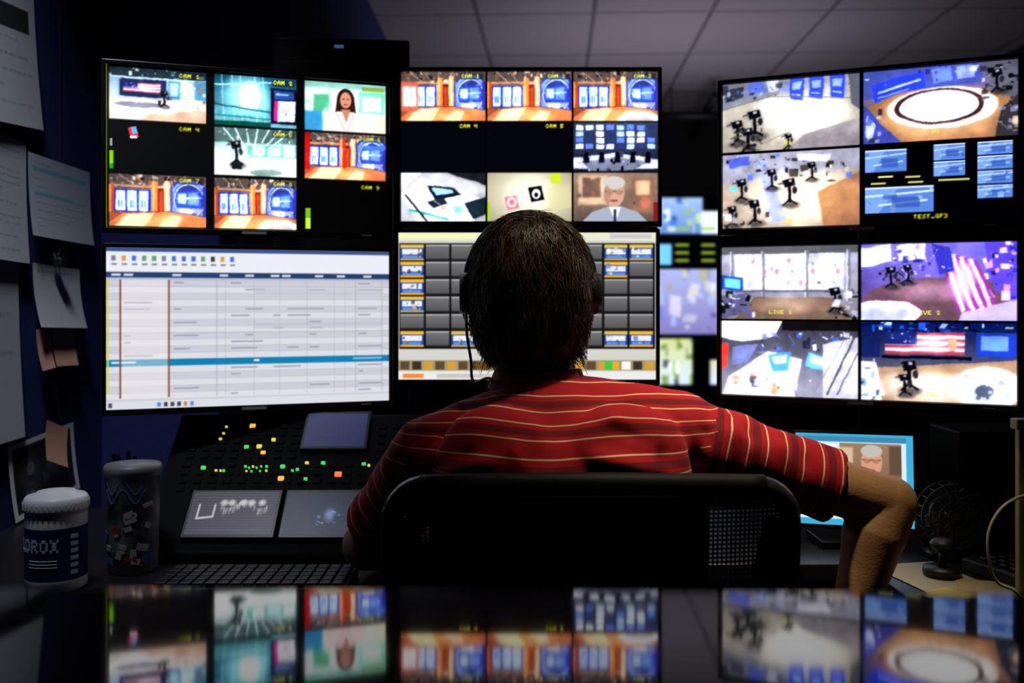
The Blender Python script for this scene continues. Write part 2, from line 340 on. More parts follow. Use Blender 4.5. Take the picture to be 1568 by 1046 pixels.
def paint_center_upper():
    c = canvas(720, 408); c.fill((7, 8, 14))
    def T(i, j): return c.sub(i/3+.006, j/3+.008, (i+1)/3-.003, (j+1)/3-.003)
    newsroom(T(0, 0), 1, 31, 3); newsroom(T(1, 0), 2, 32, 0); newsroom(T(2, 0), 3, 33, 1)
    for i in (0, 1): v = T(i, 1); v.fill((10, 11, 18)); v.text('CAM '+str(i+4), .7, .04, .085, Y_)
    v = T(2, 1); v.grad((60, 70, 95), (35, 38, 60))
    r = random.Random(2)
    for j in range(4):
        for k in range(8): v.rect(.02+k*.122, .05+j*.13, .02+k*.122+.09, .05+j*.13+.10, r.choice([(240, 245, 255), (175, 200, 255), (100, 135, 215), (225, 235, 255), (50, 60, 110)]))
    v.poly([(0, .72), (.5, .62), (1, .75), (1, .95), (0, .95)], (200, 205, 220)); v.poly([(.1, .8), (.5, .7), (.9, .8), (.7, .98), (.2, .98)], (120, 125, 145)); v.blot(.05, .62, .95, .98, 30, [(15, 15, 25), (235, 240, 245), (60, 60, 80)], 42, .03, .95)
    for x in (.15, .33, .52, .7, .88): v.ell(x, .66, .03, .06, (18, 18, 28)); v.rect(x-.035, .7, x+.035, .82, (22, 22, 34))
    v.fx(42)
    v = T(0, 2); v.fill((170, 172, 178)); v.poly([(0, 0), (.55, 0), (1, .25), (1, 0)], (40, 40, 45)); v.poly([(0, .0), (.22, .0), (0, .3)], (230, 235, 240)); v.poly([(.0, .45), (.25, .12), (1, .55), (.85, 1), (.2, 1)], (240, 242, 246)); v.poly([(.3, .25), (.62, .3), (.72, .45), (.4, .55)], (30, 34, 45)); v.poly([(.36, .3), (.6, .34), (.62, .4), (.42, .46)], (150, 195, 215)); v.poly([(.3, .58), (.5, .5), (.56, .62), (.38, .72)], (40, 45, 60)); v.line(.1, .75, .55, .95, .03, (60, 150, 165)); v.line(.05, .45, .3, .98, .025, (25, 25, 32)); v.poly([(.75, .6), (1, .5), (1, .85), (.85, .95)], (35, 50, 60)); v.ell(.5, .72, .04, .05, (190, 140, 110)); v.poly([(.6, .7), (.7, .66), (.76, .78), (.64, .84)], (120, 175, 195)); v.line(.2, .3, .6, .85, .008, (150, 155, 165)); v.fx(43, .5, 30)
    v = T(1, 2); v.fill((125, 118, 92)); v.soft(.5, .45, .75, .9, (222, 216, 188), 1); v.soft(.5, .42, .35, .45, (250, 246, 228), .8); v.poly([(.48, .3), (.64, .26), (.68, .55), (.52, .6)], (12, 12, 14)); v.ell(.58, .43, .05, .1, (245, 245, 245)); v.ell(.58, .45, .025, .05, (12, 12, 14)); v.poly([(.2, .5), (.34, .46), (.38, .72), (.24, .76)], (235, 120, 140)); v.ring(.29, .6, .055, .1, .35, (255, 240, 240)); v.poly([(.74, .02), (.86, 0), (.88, .2), (.76, .22)], (190, 210, 40)); v.poly([(.7, .3), (.98, .25), (1, .7), (.75, .8)], (205, 202, 140), .5); v.poly([(.1, 1), (.4, .8), (.65, .75), (.7, 1)], (225, 205, 180)); v.rect(0, .6, .03, 1, (150, 190, 30)); v.a[:] = box_blur(v.a, 1)
    v = T(2, 2); v.grad((150, 132, 118), (110, 92, 82)); v.rect(.05, .05, .4, .65, (185, 165, 145)); v.rect(.1, .1, .32, .5, (110, 92, 82)); v.rect(.7, .1, .95, .8, (140, 112, 94)); v.rect(.74, .15, .9, .45, (200, 175, 150)); v.ell(.85, .6, .06, .12, (180, 120, 98)); v.blot(.0, .1, 1, .8, 12, [(210, 180, 150), (80, 56, 46), (190, 130, 102)], 44, .035); v.fx(45, .5, 20); v.a[:] = box_blur(v.a, 2)*.9; v.poly([(.10, 1), (.22, .80), (.42, .68), (.56, .68), (.76, .80), (.88, 1)], (150, 158, 176)); v.poly([(.42, .7), (.56, .7), (.5, 1)], (230, 230, 238)); v.rect(.475, .74, .51, 1, (40, 50, 90)); v.ell(.48, .4, .125, .3, (195, 150, 130)); v.ell(.48, .2, .13, .13, (190, 186, 182)); v.rect(.37, .365, .59, .39, (80, 65, 62)); v.ell(.43, .4, .045, .05, (165, 125, 110)); v.ell(.54, .4, .045, .05, (165, 125, 110)); v.ell(.48, .57, .05, .025, (140, 78, 75)); v.ell(.40, .45, .04, .2, (155, 112, 96), .5); v.a[:] = box_blur(v.a, 1); v.rect(.95, .6, 1, 1, (120, 30, 30))
    return c

def paint_right_upper():
    c = canvas(720, 408)
    v = c.sub(.006, .01, .492, .47); v.grad((105, 108, 116), (168, 164, 158), True); v.poly([(0, .35), (.35, .2), (1, .3), (1, 1), (0, 1)], (160, 155, 147)); v.soft(.6, .5, .4, .45, (228, 225, 216), .9)
    v.poly([(0, 0), (.45, 0), (.42, .2), (0, .34)], (120, 124, 136)); v.poly([(.02, .08), (.16, .04), (.16, .2), (.02, .26)], (55, 60, 80)); v.poly([(.19, .02), (.3, 0), (.31, .15), (.2, .18)], (90, 110, 190)); v.poly([(.33, 0), (.42, 0), (.42, .14), (.34, .16)], (175, 180, 195)); v.blot(0, 0, .48, .24, 26, [(170, 175, 190), (40, 45, 60), (120, 140, 210)], 51, .028)
    for x0, x1 in ((.5, .61), (.64, .75), (.79, .9)): v.poly([(x0, .0), (x1, 0), (x1-.01, .32), (x0+.005, .29)], (62, 84, 205)); v.poly([(x0+.02, .04), (x1-.02, .04), (x1-.03, .16), (x0+.02, .15)], (150, 170, 245)); v.line(x0+.02, .22, x1-.03, .24, .008, (215, 225, 255))
    v.poly([(.92, 0), (1, 0), (1, .5), (.94, .4)], (95, 98, 112)); v.line(0, .36, .36, .22, .008, (95, 92, 95)); v.line(.36, .22, .95, .33, .008, (110, 106, 104))
    for x, y, z in ((.11, .64, 1.3), (.24, .52, 1.4), (.19, .76, 1.3), (.49, .84, .8)): rig(v, x, y, z)
    v.blot(.08, .62, .3, .96, 30, [(15, 15, 20), (30, 28, 30), (70, 66, 66)], 53, .035); v.poly([(.6, .8), (1, .62), (1, 1), (.5, 1)], (140, 135, 140)); v.line(.3, .9, .75, .55, .006, (120, 116, 112)); v.fx(51); v.text('N1', .46, .88, .06, (230, 220, 40))
    v = c.sub(.505, .01, .995, .47); v.grad((92, 94, 150), (140, 110, 85)); v.poly([(0, 0), (.75, 0), (.8, .25), (0, .38)], (74, 86, 150)); v.poly([(.05, .18), (.40, .05), (.42, .28), (.07, .43)], (48, 68, 200)); v.line(.1, .3, .38, .16, .014, (180, 198, 250)); v.line(.1, .37, .3, .28, .008, (150, 170, 240)); v.poly([(.45, .04), (.58, .02), (.59, .2), (.47, .23)], (110, 132, 232)); v.poly([(.61, .02), (.73, .02), (.73, .18), (.62, .2)], (140, 158, 240)); v.blot(0, 0, .75, .2, 16, [(210, 220, 250), (50, 60, 140), (130, 130, 160)], 50, .024, .8); v.ell(.5, .70, .54, .42, (146, 110, 78)); v.soft(.5, .68, .5, .4, (205, 172, 142), .8); v.ell(.52, .56, .36, .28, (212, 202, 198)); v.ring(.5, .54, .29, .24, .12, (58, 42, 48)); v.ell(.5, .53, .21, .16, (254, 254, 255)); v.ring(.5, .53, .16, .12, .06, (215, 212, 222)); v.poly([(0, .45), (.12, .75), (.26, 1), (0, 1)], (70, 80, 160)); v.poly([(.02, .6), (.08, .75), (.06, .95), (.01, .9)], (190, 198, 235)); v.blot(0, .5, .12, 1, 10, [(200, 200, 220), (30, 30, 60), (80, 100, 220)], 54, .03)
    v.poly([(.78, .02), (1, 0), (1, .5), (.86, .42)], (96, 98, 112)); v.blot(.78, .02, 1, .5, 34, [(20, 20, 25), (200, 200, 205), (50, 50, 60), (120, 120, 140)], 55, .03, .9); rig(v, .87, .2, 1.1); v.poly([(.90, .62), (1, .45), (1, 1), (.86, 1)], (60, 55, 62)); v.blot(.88, .55, 1, 1, 16, [(20, 20, 25), (220, 190, 160), (130, 140, 170)], 56, .03); v.fx(52); v.text('N2', .46, .86, .06, (230, 220, 40))
    v = c.sub(.006, .49, .492, .985); v.fill((164, 152, 140)); v.poly([(0, 0), (1, 0), (1, .25), (0, .4)], (150, 150, 164)); v.soft(.6, .6, .5, .42, (228, 212, 194), .9); v.poly([(.26, .1), (.33, .08), (.48, .9), (.37, .95)], (155, 162, 198)); v.poly([(.7, .55), (1, .3), (1, 1), (.74, 1)], (156, 114, 78), .8); v.blot(.02, .02, .95, .42, 60, [(25, 25, 28), (238, 238, 242), (120, 120, 130), (90, 110, 200), (60, 55, 50)], 61, .028, .9)
    v.poly([(.05, .05), (.2, .02), (.2, .14), (.05, .18)], (85, 100, 190)); v.poly([(.55, .03), (.8, .06), (.78, .15), (.56, .12)], (205, 208, 218))
    for x, y, z in ((.14, .42, 1.1), (.37, .3, 1.0), (.5, .46, 1.3), (.66, .22, .9), (.24, .72, 1.2), (.07, .78, 1.0)): rig(v, x, y, z)
    v.blot(0, .75, .36, 1, 14, [(20, 20, 25), (220, 215, 215)], 62, .03); v.rect(.05, .44, .11, .48, (70, 190, 220)); v.fx(53); v.text('N3', .46, .9, .06, (230, 220, 40))
    v = c.sub(.505, .49, .995, .985); v.fill((4, 5, 10))
    def mini(x0, y0, x1, y1, sd):
        w = v.sub(x0, y0, x1, y1); w.fill((80, 120, 200)); w.poly([(0, 0), (.5, 0), (.2, 1), (0, 1)], (110, 150, 225)); w.line(0, .35, 1, .2, .03, (200, 220, 250)); w.line(.2, .7, .9, .55, .03, (200, 220, 250)); w.rect(.4, .4, .8, .8, (50, 80, 165), .8); w.blot(0, 0, 1, 1, 5, [(150, 185, 240), (45, 70, 150)], sd, .12, .6); w.a[:] = box_blur(w.a, 1); w.rect(0, 0, 1, .06, (210, 225, 255))
    mini(.01, .05, .29, .33, 71); mini(.01, .53, .47, .86, 72); mini(.47, .02, .67, .22, 73); mini(.47, .24, .67, .42, 74)
    for k in range(4): mini(.75, .02+k*.18, .97, .18+k*.18, 75+k)
    for x, y in ((.1, .385), (.28, .40), (.5, .46), (.3, .47), (.05, .47), (.6, .46)): v.rect(x, y, x+.1, y+.02, (215, 210, 120))
    v.text('TEST_GF3', .34, .9, .06, Y_); return c

def paint_right_lower():
    c = canvas(720, 408)
    v = c.sub(.006, .01, .49, .485); v.grad((160, 160, 180), (128, 124, 134)); v.rect(0, 0, 1, .10, (95, 95, 102)); v.rect(.1, .1, .9, .62, (198, 198, 220)); r = random.Random(1)
    for j in range(3):
        for k in range(9):
            x = .11+k*.089; y = .12+j*.155; v.rect(x, y, x+.075, y+.125, r.choice([(250, 250, 255), (225, 222, 235), (235, 205, 215), (180, 185, 210), (245, 245, 252)]))
            if r.random() < .4: v.ell(x+.037, y+.07, .018, .045, (150, 120, 135))
    v.blot(.08, .12, .92, .62, 26, [(252, 252, 255), (150, 160, 190), (80, 80, 95)], 81, .022, .85)
    for x in (.06, .3, .62, .92): v.rect(x, .05, x+.028, .75, (112, 112, 122)); v.rect(x, .05, x+.008, .75, (200, 200, 215))
    v.poly([(0, .38), (.16, .42), (.16, .62), (0, .58)], (40, 80, 160)); v.poly([(.02, .42), (.14, .45), (.14, .58), (.02, .55)], (120, 190, 230)); v.rect(.1, .6, .9, .63, (90, 90, 104)); v.poly([(.25, .70), (.85, .70), (.95, 1), (.1, 1)], (118, 100, 88)); v.soft(.5, .8, .3, .15, (175, 155, 140), .6); v.poly([(0, .68), (.22, .64), (.2, .9), (0, 1)], (95, 95, 128)); v.blot(.0, .64, .24, 1, 26, [(25, 25, 35), (225, 225, 238), (90, 90, 130)], 82, .03, .9); rig(v, .84, .66, 1.2); v.blot(.8, .6, 1, 1, 20, [(20, 20, 28), (190, 190, 200)], 83, .03, .9); v.fx(81); v.text('LIVE 1', .36, .88, .06, (220, 215, 50))
    v = c.sub(.502, .01, .995, .485); v.grad((120, 112, 188), (80, 62, 115)); v.poly([(.0, .05), (.2, .0), (.2, .22), (0, .3)], (232, 234, 255)); v.poly([(.24, .02), (.42, .0), (.42, .2), (.25, .22)], (205, 205, 248)); v.blot(0, 0, .45, .42, 34, [(240, 240, 255), (60, 60, 130), (170, 150, 220)], 84, .03, .9); v.ell(.5, .78, .5, .34, (106, 78, 92)); v.soft(.45, .62, .3, .16, (160, 132, 150), .8); v.ell(.15, .9, .25, .16, (228, 232, 252)); v.ell(.15, .92, .18, .1, (180, 185, 215)); rig(v, .2, .38, 1.0, (22, 22, 45)); rig(v, .31, .34, .9, (22, 22, 45)); v.blot(.1, .36, .36, .52, 12, [(15, 15, 30), (40, 40, 70)], 85, .03, .9)
    for k in range(9): v.poly([(.50+k*.028, .1+k*.015), (.53+k*.028, .1+k*.015), (.66+k*.03, .85), (.63+k*.03, .9)], (205, 190, 232) if k % 2 else (130, 66, 128))
    v.soft(.66, .5, .1, .3, (240, 225, 250), .6); v.poly([(.46, .0), (.58, .06), (.61, .35), (.52, .4)], (60, 60, 160)); v.blot(.47, .04, .6, .34, 12, [(225, 225, 250)], 7, .008, .9); v.poly([(.8, 0), (1, 0), (1, .75), (.86, .6)], (100, 78, 200)); v.blot(.8, 0, 1, .75, 34, [(205, 140, 235), (70, 60, 220), (240, 220, 255), (40, 30, 90)], 86, .03, .9); v.poly([(.66, .9), (1, .72), (1, 1), (.64, 1)], (170, 160, 220)); v.fx(84, .9); v.text('LIVE 2', .36, .88, .06, (210, 210, 60))
    v = c.sub(.006, .5, .49, .99); v.grad((56, 56, 72), (150, 150, 165)); v.poly([(0, 0), (.45, 0), (.4, .2), (.15, .28), (0, .22)], (242, 244, 253)); v.soft(.2, .1, .15, .1, (255, 255, 255), .8); v.rect(.45, 0, 1, .12, (26, 26, 31)); v.blot(.3, .16, 1, .42, 44, [(40, 45, 70), (240, 240, 250), (130, 140, 190), (70, 110, 200)], 87, .028, .9); v.poly([(.05, .75), (.35, .4), (.6, .5), (.55, 1), (0, 1)], (205, 198, 210)); v.poly([(.35, .45), (.52, .4), (.5, .65), (.38, .68)], (84, 142, 222)); v.poly([(.38, .48), (.49, .45), (.48, .55), (.4, .57)], (185, 215, 245)); v.poly([(.65, .4), (.82, .5), (.78, .65), (.62, .58)], (110, 170, 235)); v.poly([(.67, .44), (.78, .51), (.76, .58), (.66, .53)], (210, 228, 250)); v.poly([(.75, .3), (1, .2), (1, 1), (.75, 1)], (185, 185, 198)); v.line(.78, .95, .98, .2, .015, (80, 80, 90)); v.line(.85, .95, 1, .4, .01, (90, 90, 100)); v.line(.7, .9, .9, .25, .006, (120, 120, 130)); v.blot(0, .72, .75, 1, 18, [(170, 130, 100), (60, 60, 80), (230, 225, 235)], 88, .03, .7); v.poly([(0, .3), (.05, .3), (.04, .6), (0, .65)], (220, 70, 60)); v.poly([(.08, .35), (.28, .3), (.2, .55), (.08, .6)], (120, 128, 170)); v.fx(87); v.text('LIVE 3', .36, .88, .055, (220, 210, 60))
    v = c.sub(.502, .5, .995, .99); v.grad((16, 30, 88), (130, 120, 115)); v.blot(0, 0, 1, .12, 34, [(40, 90, 200), (10, 15, 40), (190, 218, 252)], 89, .03, .9); v.rect(.75, .12, 1, .42, (40, 66, 160)); v.rect(.78, .16, .95, .34, (110, 150, 230)); v.rect(0, .12, .13, .45, (30, 44, 100)); flag(v, .16, .12, .68, .40); v.ell(.6, .27, .03, .09, (200, 150, 130)); v.rect(.14, .42, .72, .46, (16, 16, 34)); v.poly([(0, .6), (1, .45), (1, 1), (0, 1)], (156, 132, 114)); v.soft(.45, .82, .45, .22, (232, 222, 215), .9); v.ell(.82, .8, .22, .26, (246, 248, 253)); v.ell(.82, .86, .16, .17, (190, 196, 210)); v.ell(.80, .84, .06, .08, (90, 100, 120)); v.poly([(0, .5), (.1, .52), (.14, 1), (0, 1)], (230, 230, 240)); rig(v, .32, .6, 1.4); rig(v, .29, .74, 1.0); v.blot(.66, .66, .98, .95, 12, [(60, 70, 90), (252, 252, 255), (150, 155, 170)], 90, .028); v.blot(.0, .5, .16, 1, 18, [(40, 45, 60), (250, 250, 255), (90, 120, 190)], 91, .028); v.fx(89); v.text('LIVE 4', .4, .88, .055, (220, 220, 60)); return c

def paint_table():
    c = canvas(720, 408, (205, 206, 214)); r = random.Random(4)
    c.rect(0, 0, 1, .03, (60, 80, 130)); c.rect(0, .03, 1, .15, (222, 224, 231))
    for k in range(13):
        x = .02+k*.033; c.rect(x, .055, x+.014, .085, r.choice([(70, 110, 190), (120, 120, 130), (200, 150, 80), (100, 150, 110), (60, 60, 70)])); c.rect(x, .1, x+.018, .112, (130, 130, 140))
    c.rect(0, .155, 1, .188, (40, 62, 105)); c.rect(0, .188, 1, .2, (170, 182, 200))
    for x in (.02, .06, .22, .38, .47, .56, .6, .72, .8, .9): c.rect(x, .163, x+.03, .178, (195, 200, 220))
    for k in range(19):
        y = .2+k*.041; c.rect(0, y, 1, y+.041, (208, 208, 216) if k % 2 else (192, 192, 203))
        c.rect(0, y, 1, y+.003, (168, 169, 182))
        if r.random() < .8:
            for x in (.06, .225, .42, .47, .57, .62, .7, .88):
                if r.random() < .35: c.rect(x, y+.014, x+r.uniform(.02, .1), y+.024, (150, 152, 165))
    for k in range(3): c.rect(.5, .25+k*.22, .97, .29+k*.22, (180, 181, 192), .6)
    for x in (.05, .2, .37, .4, .5, .59, .69, .79, .83, .87, .97): c.rect(x, .2, x+.0018, .93, (160, 162, 174))
    c.rect(0, .69, 1, .732, (20, 120, 168)); c.rect(.02, .704, .1, .716, (200, 225, 240)); c.rect(.5, .704, .52, .716, (220, 240, 250)); c.rect(.86, .704, .97, .716, (120, 180, 210))
    c.rect(.046, .2, .052, .93, (130, 60, 40)); c.rect(.205, .2, .211, .93, (130, 66, 46)); c.rect(.006, .2, .011, .9, (200, 195, 70)); c.rect(.053, .2, .204, .93, (228, 222, 222), .45)
    c.rect(0, .945, 1, 1, (205, 208, 216))
    for k in range(6): c.rect(.17+k*.022, .958, .182+k*.022, .985, r.choice([(60, 60, 70), (90, 130, 200), (200, 120, 60)]))
    c.rect(.01, .955, .022, .985, (80, 80, 90)); c.a[:] = box_blur(c.a, 1); return c

def paint_switch():
    c = canvas(720, 408, (195, 195, 185)); c.rect(0, 0, 1, .06, (222, 222, 195)); c.rect(.0, .012, .3, .045, (235, 235, 180)); c.rect(.36, .014, .5, .045, (190, 190, 170)); c.rect(.82, .015, .98, .045, (190, 190, 200))
    c.rect(.005, .075, .995, .79, (22, 22, 24)); r = random.Random(9)
    for i in range(10):
        for j in range(6):
            x = .01+i*.0985; y = .085+j*.117; thumb = (i == 0 and j < 5 and j != 4) or (j == 5 and i in (0, 8, 9)) or (i in (8, 9) and j == 0) or (i == 8 and j == 1) or (j == 5 and i == 2)
            v = c.sub(x, y, x+.09, y+.105)
            if thumb:
                v.fill((40, 70, 150)); v.rect(0, 0, 1, .2, (215, 180, 80)); v.rect(.08, .28, .92, .62, (225, 230, 240)); v.rect(.1, .7, .9, .85, (90, 140, 220)); v.blot(.1, .25, .9, .8, 8, [(230, 230, 240), (70, 110, 200), (240, 170, 40), (30, 40, 90)], i*10+j, .1); v.rect(0, .88, 1, 1, (190, 160, 90))
                if r.random() < .4: v.rect(0, 0, 1, .12, (245, 170, 30)); v.rect(0, .88, 1, 1, (245, 170, 30))
            else:
                v.grad((112, 112, 114), (78, 78, 80)); v.rect(0, 0, 1, .1, (165, 165, 168)); v.rect(0, .9, 1, 1, (40, 40, 42))
    c.rect(.0, .79, 1, .86, (200, 200, 192)); c.rect(.0, .865, 1, .935, (150, 140, 110))
    for k in range(22): c.rect(.01+k*.045, .872, .045+k*.045, .928, r.choice([(225, 160, 50), (60, 50, 40), (235, 235, 230), (90, 70, 50), (120, 110, 90), (200, 150, 60)]))
    c.rect(.3, .88, .6, .925, (105, 75, 30)); c.rect(.8, .87, .83, .93, (60, 190, 60)); c.rect(0, .94, 1, 1, (222, 222, 222)); c.rect(.02, .955, .1, .985, (230, 130, 50)); c.rect(.15, .955, .4, .985, (190, 185, 180)); c.a[:] = box_blur(c.a, 1); return c

# ------------------------------------------------------------------ monitors
def monitor(L, R, z0, z1, cv, m, bez=(.008, .011)):
    Lx, Ly = L; Rx, Ry = R
    w = math.hypot(Rx-Lx, Ry-Ly); h = z1-z0; ang = math.atan2(Ry-Ly, Rx-Lx)
    c = Vector(((Lx+Rx)/2, (Ly+Ry)/2, (z0+z1)/2)); rot = Matrix.Rotation(ang, 3, 'Z')
    M = Matrix.Translation(c) @ rot.to_4x4()
    e = empty('computer_monitor', c)
    b = MB(); d = .028
    b.box((0, .008+d/2, 0), (w-.01, d, h-.01), bev=.004)
    for sx in (-1, 1): b.box((sx*(w/2-bez[0]/2), .004, 0), (bez[0], .014, h), bev=.0015)
    b.box((0, .004, h/2-bez[0]/2), (w, .014, bez[0]), bev=.0015); b.box((0, .004, -h/2+bez[1]/2), (w, .014, bez[1]), bev=.0015)
    b.box((0, .05, 0), (w*.5, .03, h*.5), bev=.006)
    b.box((0, .075, 0), (.1, .03, .1), bev=.003)
    b.mi = 1; b.box((0, -.0035, -h/2+bez[1]/2), (.045, .002, .005))
    b.box((w*.40, -.0035, -h/2+bez[1]/2), (.02, .002, .002))
    o = b.done('housing', [M_bezel, M_grey]); o.matrix_world = M; o.parent = e; o.matrix_parent_inverse = Matrix.Translation(-c)
    panel('screen', cv, w-2*bez[0]+.002, h-bez[0]-bez[1]+.002, M @ Matrix.Translation((0, .0035, (bez[1]-bez[0])/2)), m, e)
    return e
Lc, Rc = (-.740, 1.794), (-.236, 1.974)
monitor(Lc, Rc, 1.272, 1.586, paint_left_upper(), M_screen_hi); monitor(Lc, Rc, .941, 1.254, paint_table(), M_screen)
monitor((-.232, 2.0), (.301, 2.0), 1.298, 1.6185, paint_center_upper(), M_screen_hi); monitor((-.236, 2.0), (.297, 2.0), .980, 1.294, paint_switch(), M_screen)
monitor((.403, 1.949), (.889, 1.729), 1.277, 1.580, paint_right_upper(), M_screen_hi); monitor((.401, 1.949), (.887, 1.729), .955, 1.262, paint_right_lower(), M_screen_hi)

def pole(x, y, ang):
    b = MB(); b.cyl((x, y, .702), (x, y, 1.55), .018); b.box((x, y, .706), (.16, .08, .012), bev=.003)
    rot = Matrix.Rotation(ang, 3, 'Z'); f = rot @ Vector((0, -1, 0))
    for z in (1.11, 1.43):
        p = Vector((x, y, z))+f*.025; b.box(p, (.09, .045, .06), rot, bev=.003)
    b.done('monitor_mount_pole', M_dark)
for (L, R) in ((Lc, Rc), ((-.234, 2.0), (.299, 2.0)), ((.402, 1.949), (.888, 1.729))):
    a = math.atan2(R[1]-L[1], R[0]-L[0]); off = Matrix.Rotation(a, 3, 'Z') @ Vector((0, .142, 0))
    pole((L[0]+R[0])/2+off.x, (L[1]+R[1])/2+off.y, a)

# ------------------------------------------------------------------ room
M_blue = mat('blue_acoustic_fabric', (.010, .018, .13), .85, bump=.5, bscale=900, var=.2, scale=60)
M_floor = mat('carpet', (.02, .02, .024), .95, bump=.6, bscale=700)
M_wallgrey = mat('dark_wall_paint', (.012, .012, .015), .9)
def ceil_mat():
    m = bpy.data.materials.new('suspended_ceiling_tiles'); m.use_nodes = True; nt = m.node_tree; b = nt.nodes['Principled BSDF']
    tc = nt.nodes.new('ShaderNodeTexCoord'); mp = nt.nodes.new('ShaderNodeMapping'); mp.inputs['Rotation'].default_value = (0, 0, math.radians(2.5)); mp.inputs['Location'].default_value = (-.20, .07, 0)
    nt.links.new(tc.outputs['Object'], mp.inputs['Vector'])
    br = nt.nodes.new('ShaderNodeTexBrick'); br.offset = 0; br.inputs['Scale'].default_value = 1; br.inputs['Brick Width'].default_value = .61; br.inputs['Row Height'].default_value = .88; br.inputs['Mortar Size'].default_value = .014; br.inputs['Mortar Smooth'].default_value = .2
    br.inputs['Color1'].default_value = (.26, .235, .27, 1); br.inputs['Color2'].default_value = (.29, .265, .30, 1); br.inputs['Mortar'].default_value = (.12, .11, .13, 1)
    nt.links.new(mp.outputs['Vector'], br.inputs['Vector'])
    n = nt.nodes.new('ShaderNodeTexNoise'); n.inputs['Scale'].default_value = 120; nt.links.new(tc.outputs['Object'], n.inputs['Vector'])
    bp = nt.nodes.new('ShaderNodeBump'); bp.inputs['Strength'].default_value = .3; nt.links.new(n.outputs['Fac'], bp.inputs['Height']); nt.links.new(bp.outputs['Normal'], b.inputs['Normal'])
    nt.links.new(br.outputs['Color'], b.inputs['Base Color']); b.inputs['Roughness'].default_value = .95; return m
def slab(name, x0, x1, y0, y1, z0, z1, m):
    b = MB(); b.box(((x0+x1)/2, (y0+y1)/2, (z0+z1)/2), (x1-x0, y1-y0, z1-z0)); return b.done(name, m)
slab('floor', -1.1, 3.1, -1.6, 8.4, -.1, 0, M_floor)
slab('ceiling', -1.1, 3.1, -1.6, 8.4, 2.65, 2.75, ceil_mat())
b = MB(); b.box((-1.06, .43, 1.325), (.1, 4.04, 2.65)); b.mi = 1
for y in (.9, 1.55, 2.225): b.box((-1.0098, y, 1.325), (.003, .006, 2.65))
b.done('wall_left', [M_blue, M_wallgrey])
b = MB(); b.box((-.915, 2.5, 1.325), (.39, .1, 2.65)); b.box((-.77, 5.45, 1.325), (.1, 5.8, 2.65)); b.mi = 1
for y in (3.2, 4.4): b.box((-.7198, y, 1.325), (.003, .008, 2.65))
b.done('wall_left_recess', [M_blue, M_wallgrey])
slab('wall_back', -.8, 3.1, 8.3, 8.4, 0, 2.65, M_wallgrey)
slab('wall_right', 3.0, 3.1, -1.6, 8.3, 0, 2.65, M_wallgrey)
slab('wall_front', -1.1, 3.0, -1.6, -1.5, 0, 2.65, M_wallgrey)
b = MB()
b.tube([(1.35, 6.6, 2.5), (1.40, 7.4, 2.5), (1.5, 8.3, 2.5)], .03, n=10); b.tube([(1.05, 7.0, 2.45), (1.4, 7.0, 2.45), (2.0, 7.2, 2.45), (2.9, 7.3, 2.45)], .03, n=10)
for x, y in ((1.36, 6.8), (1.1, 7.0), (1.9, 7.17)): b.cyl((x+.02, y, 2.47), (x+.02, y, 2.655), .005)
b.done('ceiling_pipes', M_dark, smooth=True)

# ------------------------------------------------------------------ front desk
def glossy():
    m = mat('polished_desk_laminate', (.055, .018, .028), .09, ior=1.95, var=.25, scale=8)
    nt = m.node_tree; bs = nt.nodes['Principled BSDF']
    n = nt.nodes.new('ShaderNodeTexNoise'); n.inputs['Scale'].default_value = 14; mr = nt.nodes.new('ShaderNodeMapRange'); mr.inputs['To Min'].default_value = .02; mr.inputs['To Max'].default_value = .07
    nt.links.new(n.outputs['Fac'], mr.inputs['Value']); nt.links.new(mr.outputs['Result'], bs.inputs['Roughness']); return m
M_gloss = glossy()
b = MB(); b.prism([(-.9, .12), (1.3, .08), (1.3, .507), (.2, .530), (-.9, .552)], .955, .995)
b.mi = 1; b.box((-.8, .3, .4775), (.04, .3, .955)); b.box((1.2, .3, .4775), (.04, .3, .955)); b.box((.2, .2, .6), (2.0, .02, .7))
b.done('counter_desk', [M_gloss, M_dark], bevel=.004)

# ------------------------------------------------------------------ console desk
M_desk = mat('dark_console_top', (.010, .009, .010), .4, bump=.1)
b = MB(); b.prism([(-1.0, 1.47), (-.22, 1.47), (-.22, 1.70), (.60, 1.70), (.60, 1.42), (1.5, 1.42), (1.5, 2.16), (-1.0, 2.16)], .67, .70)
b.mi = 1
for x, y in ((-.97, 1.55), (-.97, 2.08), (1.45, 1.5), (1.45, 2.08), (-.28, 2.1), (.4, 2.1)): b.box((x, y, .335), (.05, .05, .67))
b.box((.25, 2.13, .4), (2.4, .02, .5))
b.done('console_desk', [M_desk, M_dark], bevel=.003)

# switcher panel
e = empty('video_switcher_console', (-.15, 1.83, .75))
b = MB()
vs = [(1.70, .702), (1.70, .717), (1.93, .927), (1.945, .927), (1.945, .702)]
a0 = [b.bm.verts.new((-.64, y, z)) for y, z in vs]; a1 = [b.bm.verts.new((.33, y, z)) for y, z in vs]
b.bm.faces.new(a0); b.bm.faces.new(a1[::-1])
for k in range(5): b.bm.faces.new((a0[k], a0[(k+1) % 5], a1[(k+1) % 5], a1[k]))
parent(b.done('case', M_matte, bevel=.003), e)
sl = (.927-.717)/.23; tilt = math.atan(sl)
def pz(y): return .717+(y-1.70)*sl
RX = Matrix.Rotation(tilt, 3, 'X')
b = MB()
for i in range(34):
    for y in (1.80, 1.813, 1.827, 1.840, 1.855, 1.868, 1.881, 1.895, 1.908):
        x = -.60+i*.0271
        if -.40 < x < -.27 and y > 1.85: continue
        if x > .3: continue
        b.box((x, y, pz(y)+.001), (.014, .010, .004), RX)
parent(b.done('keys', M_matte), e)
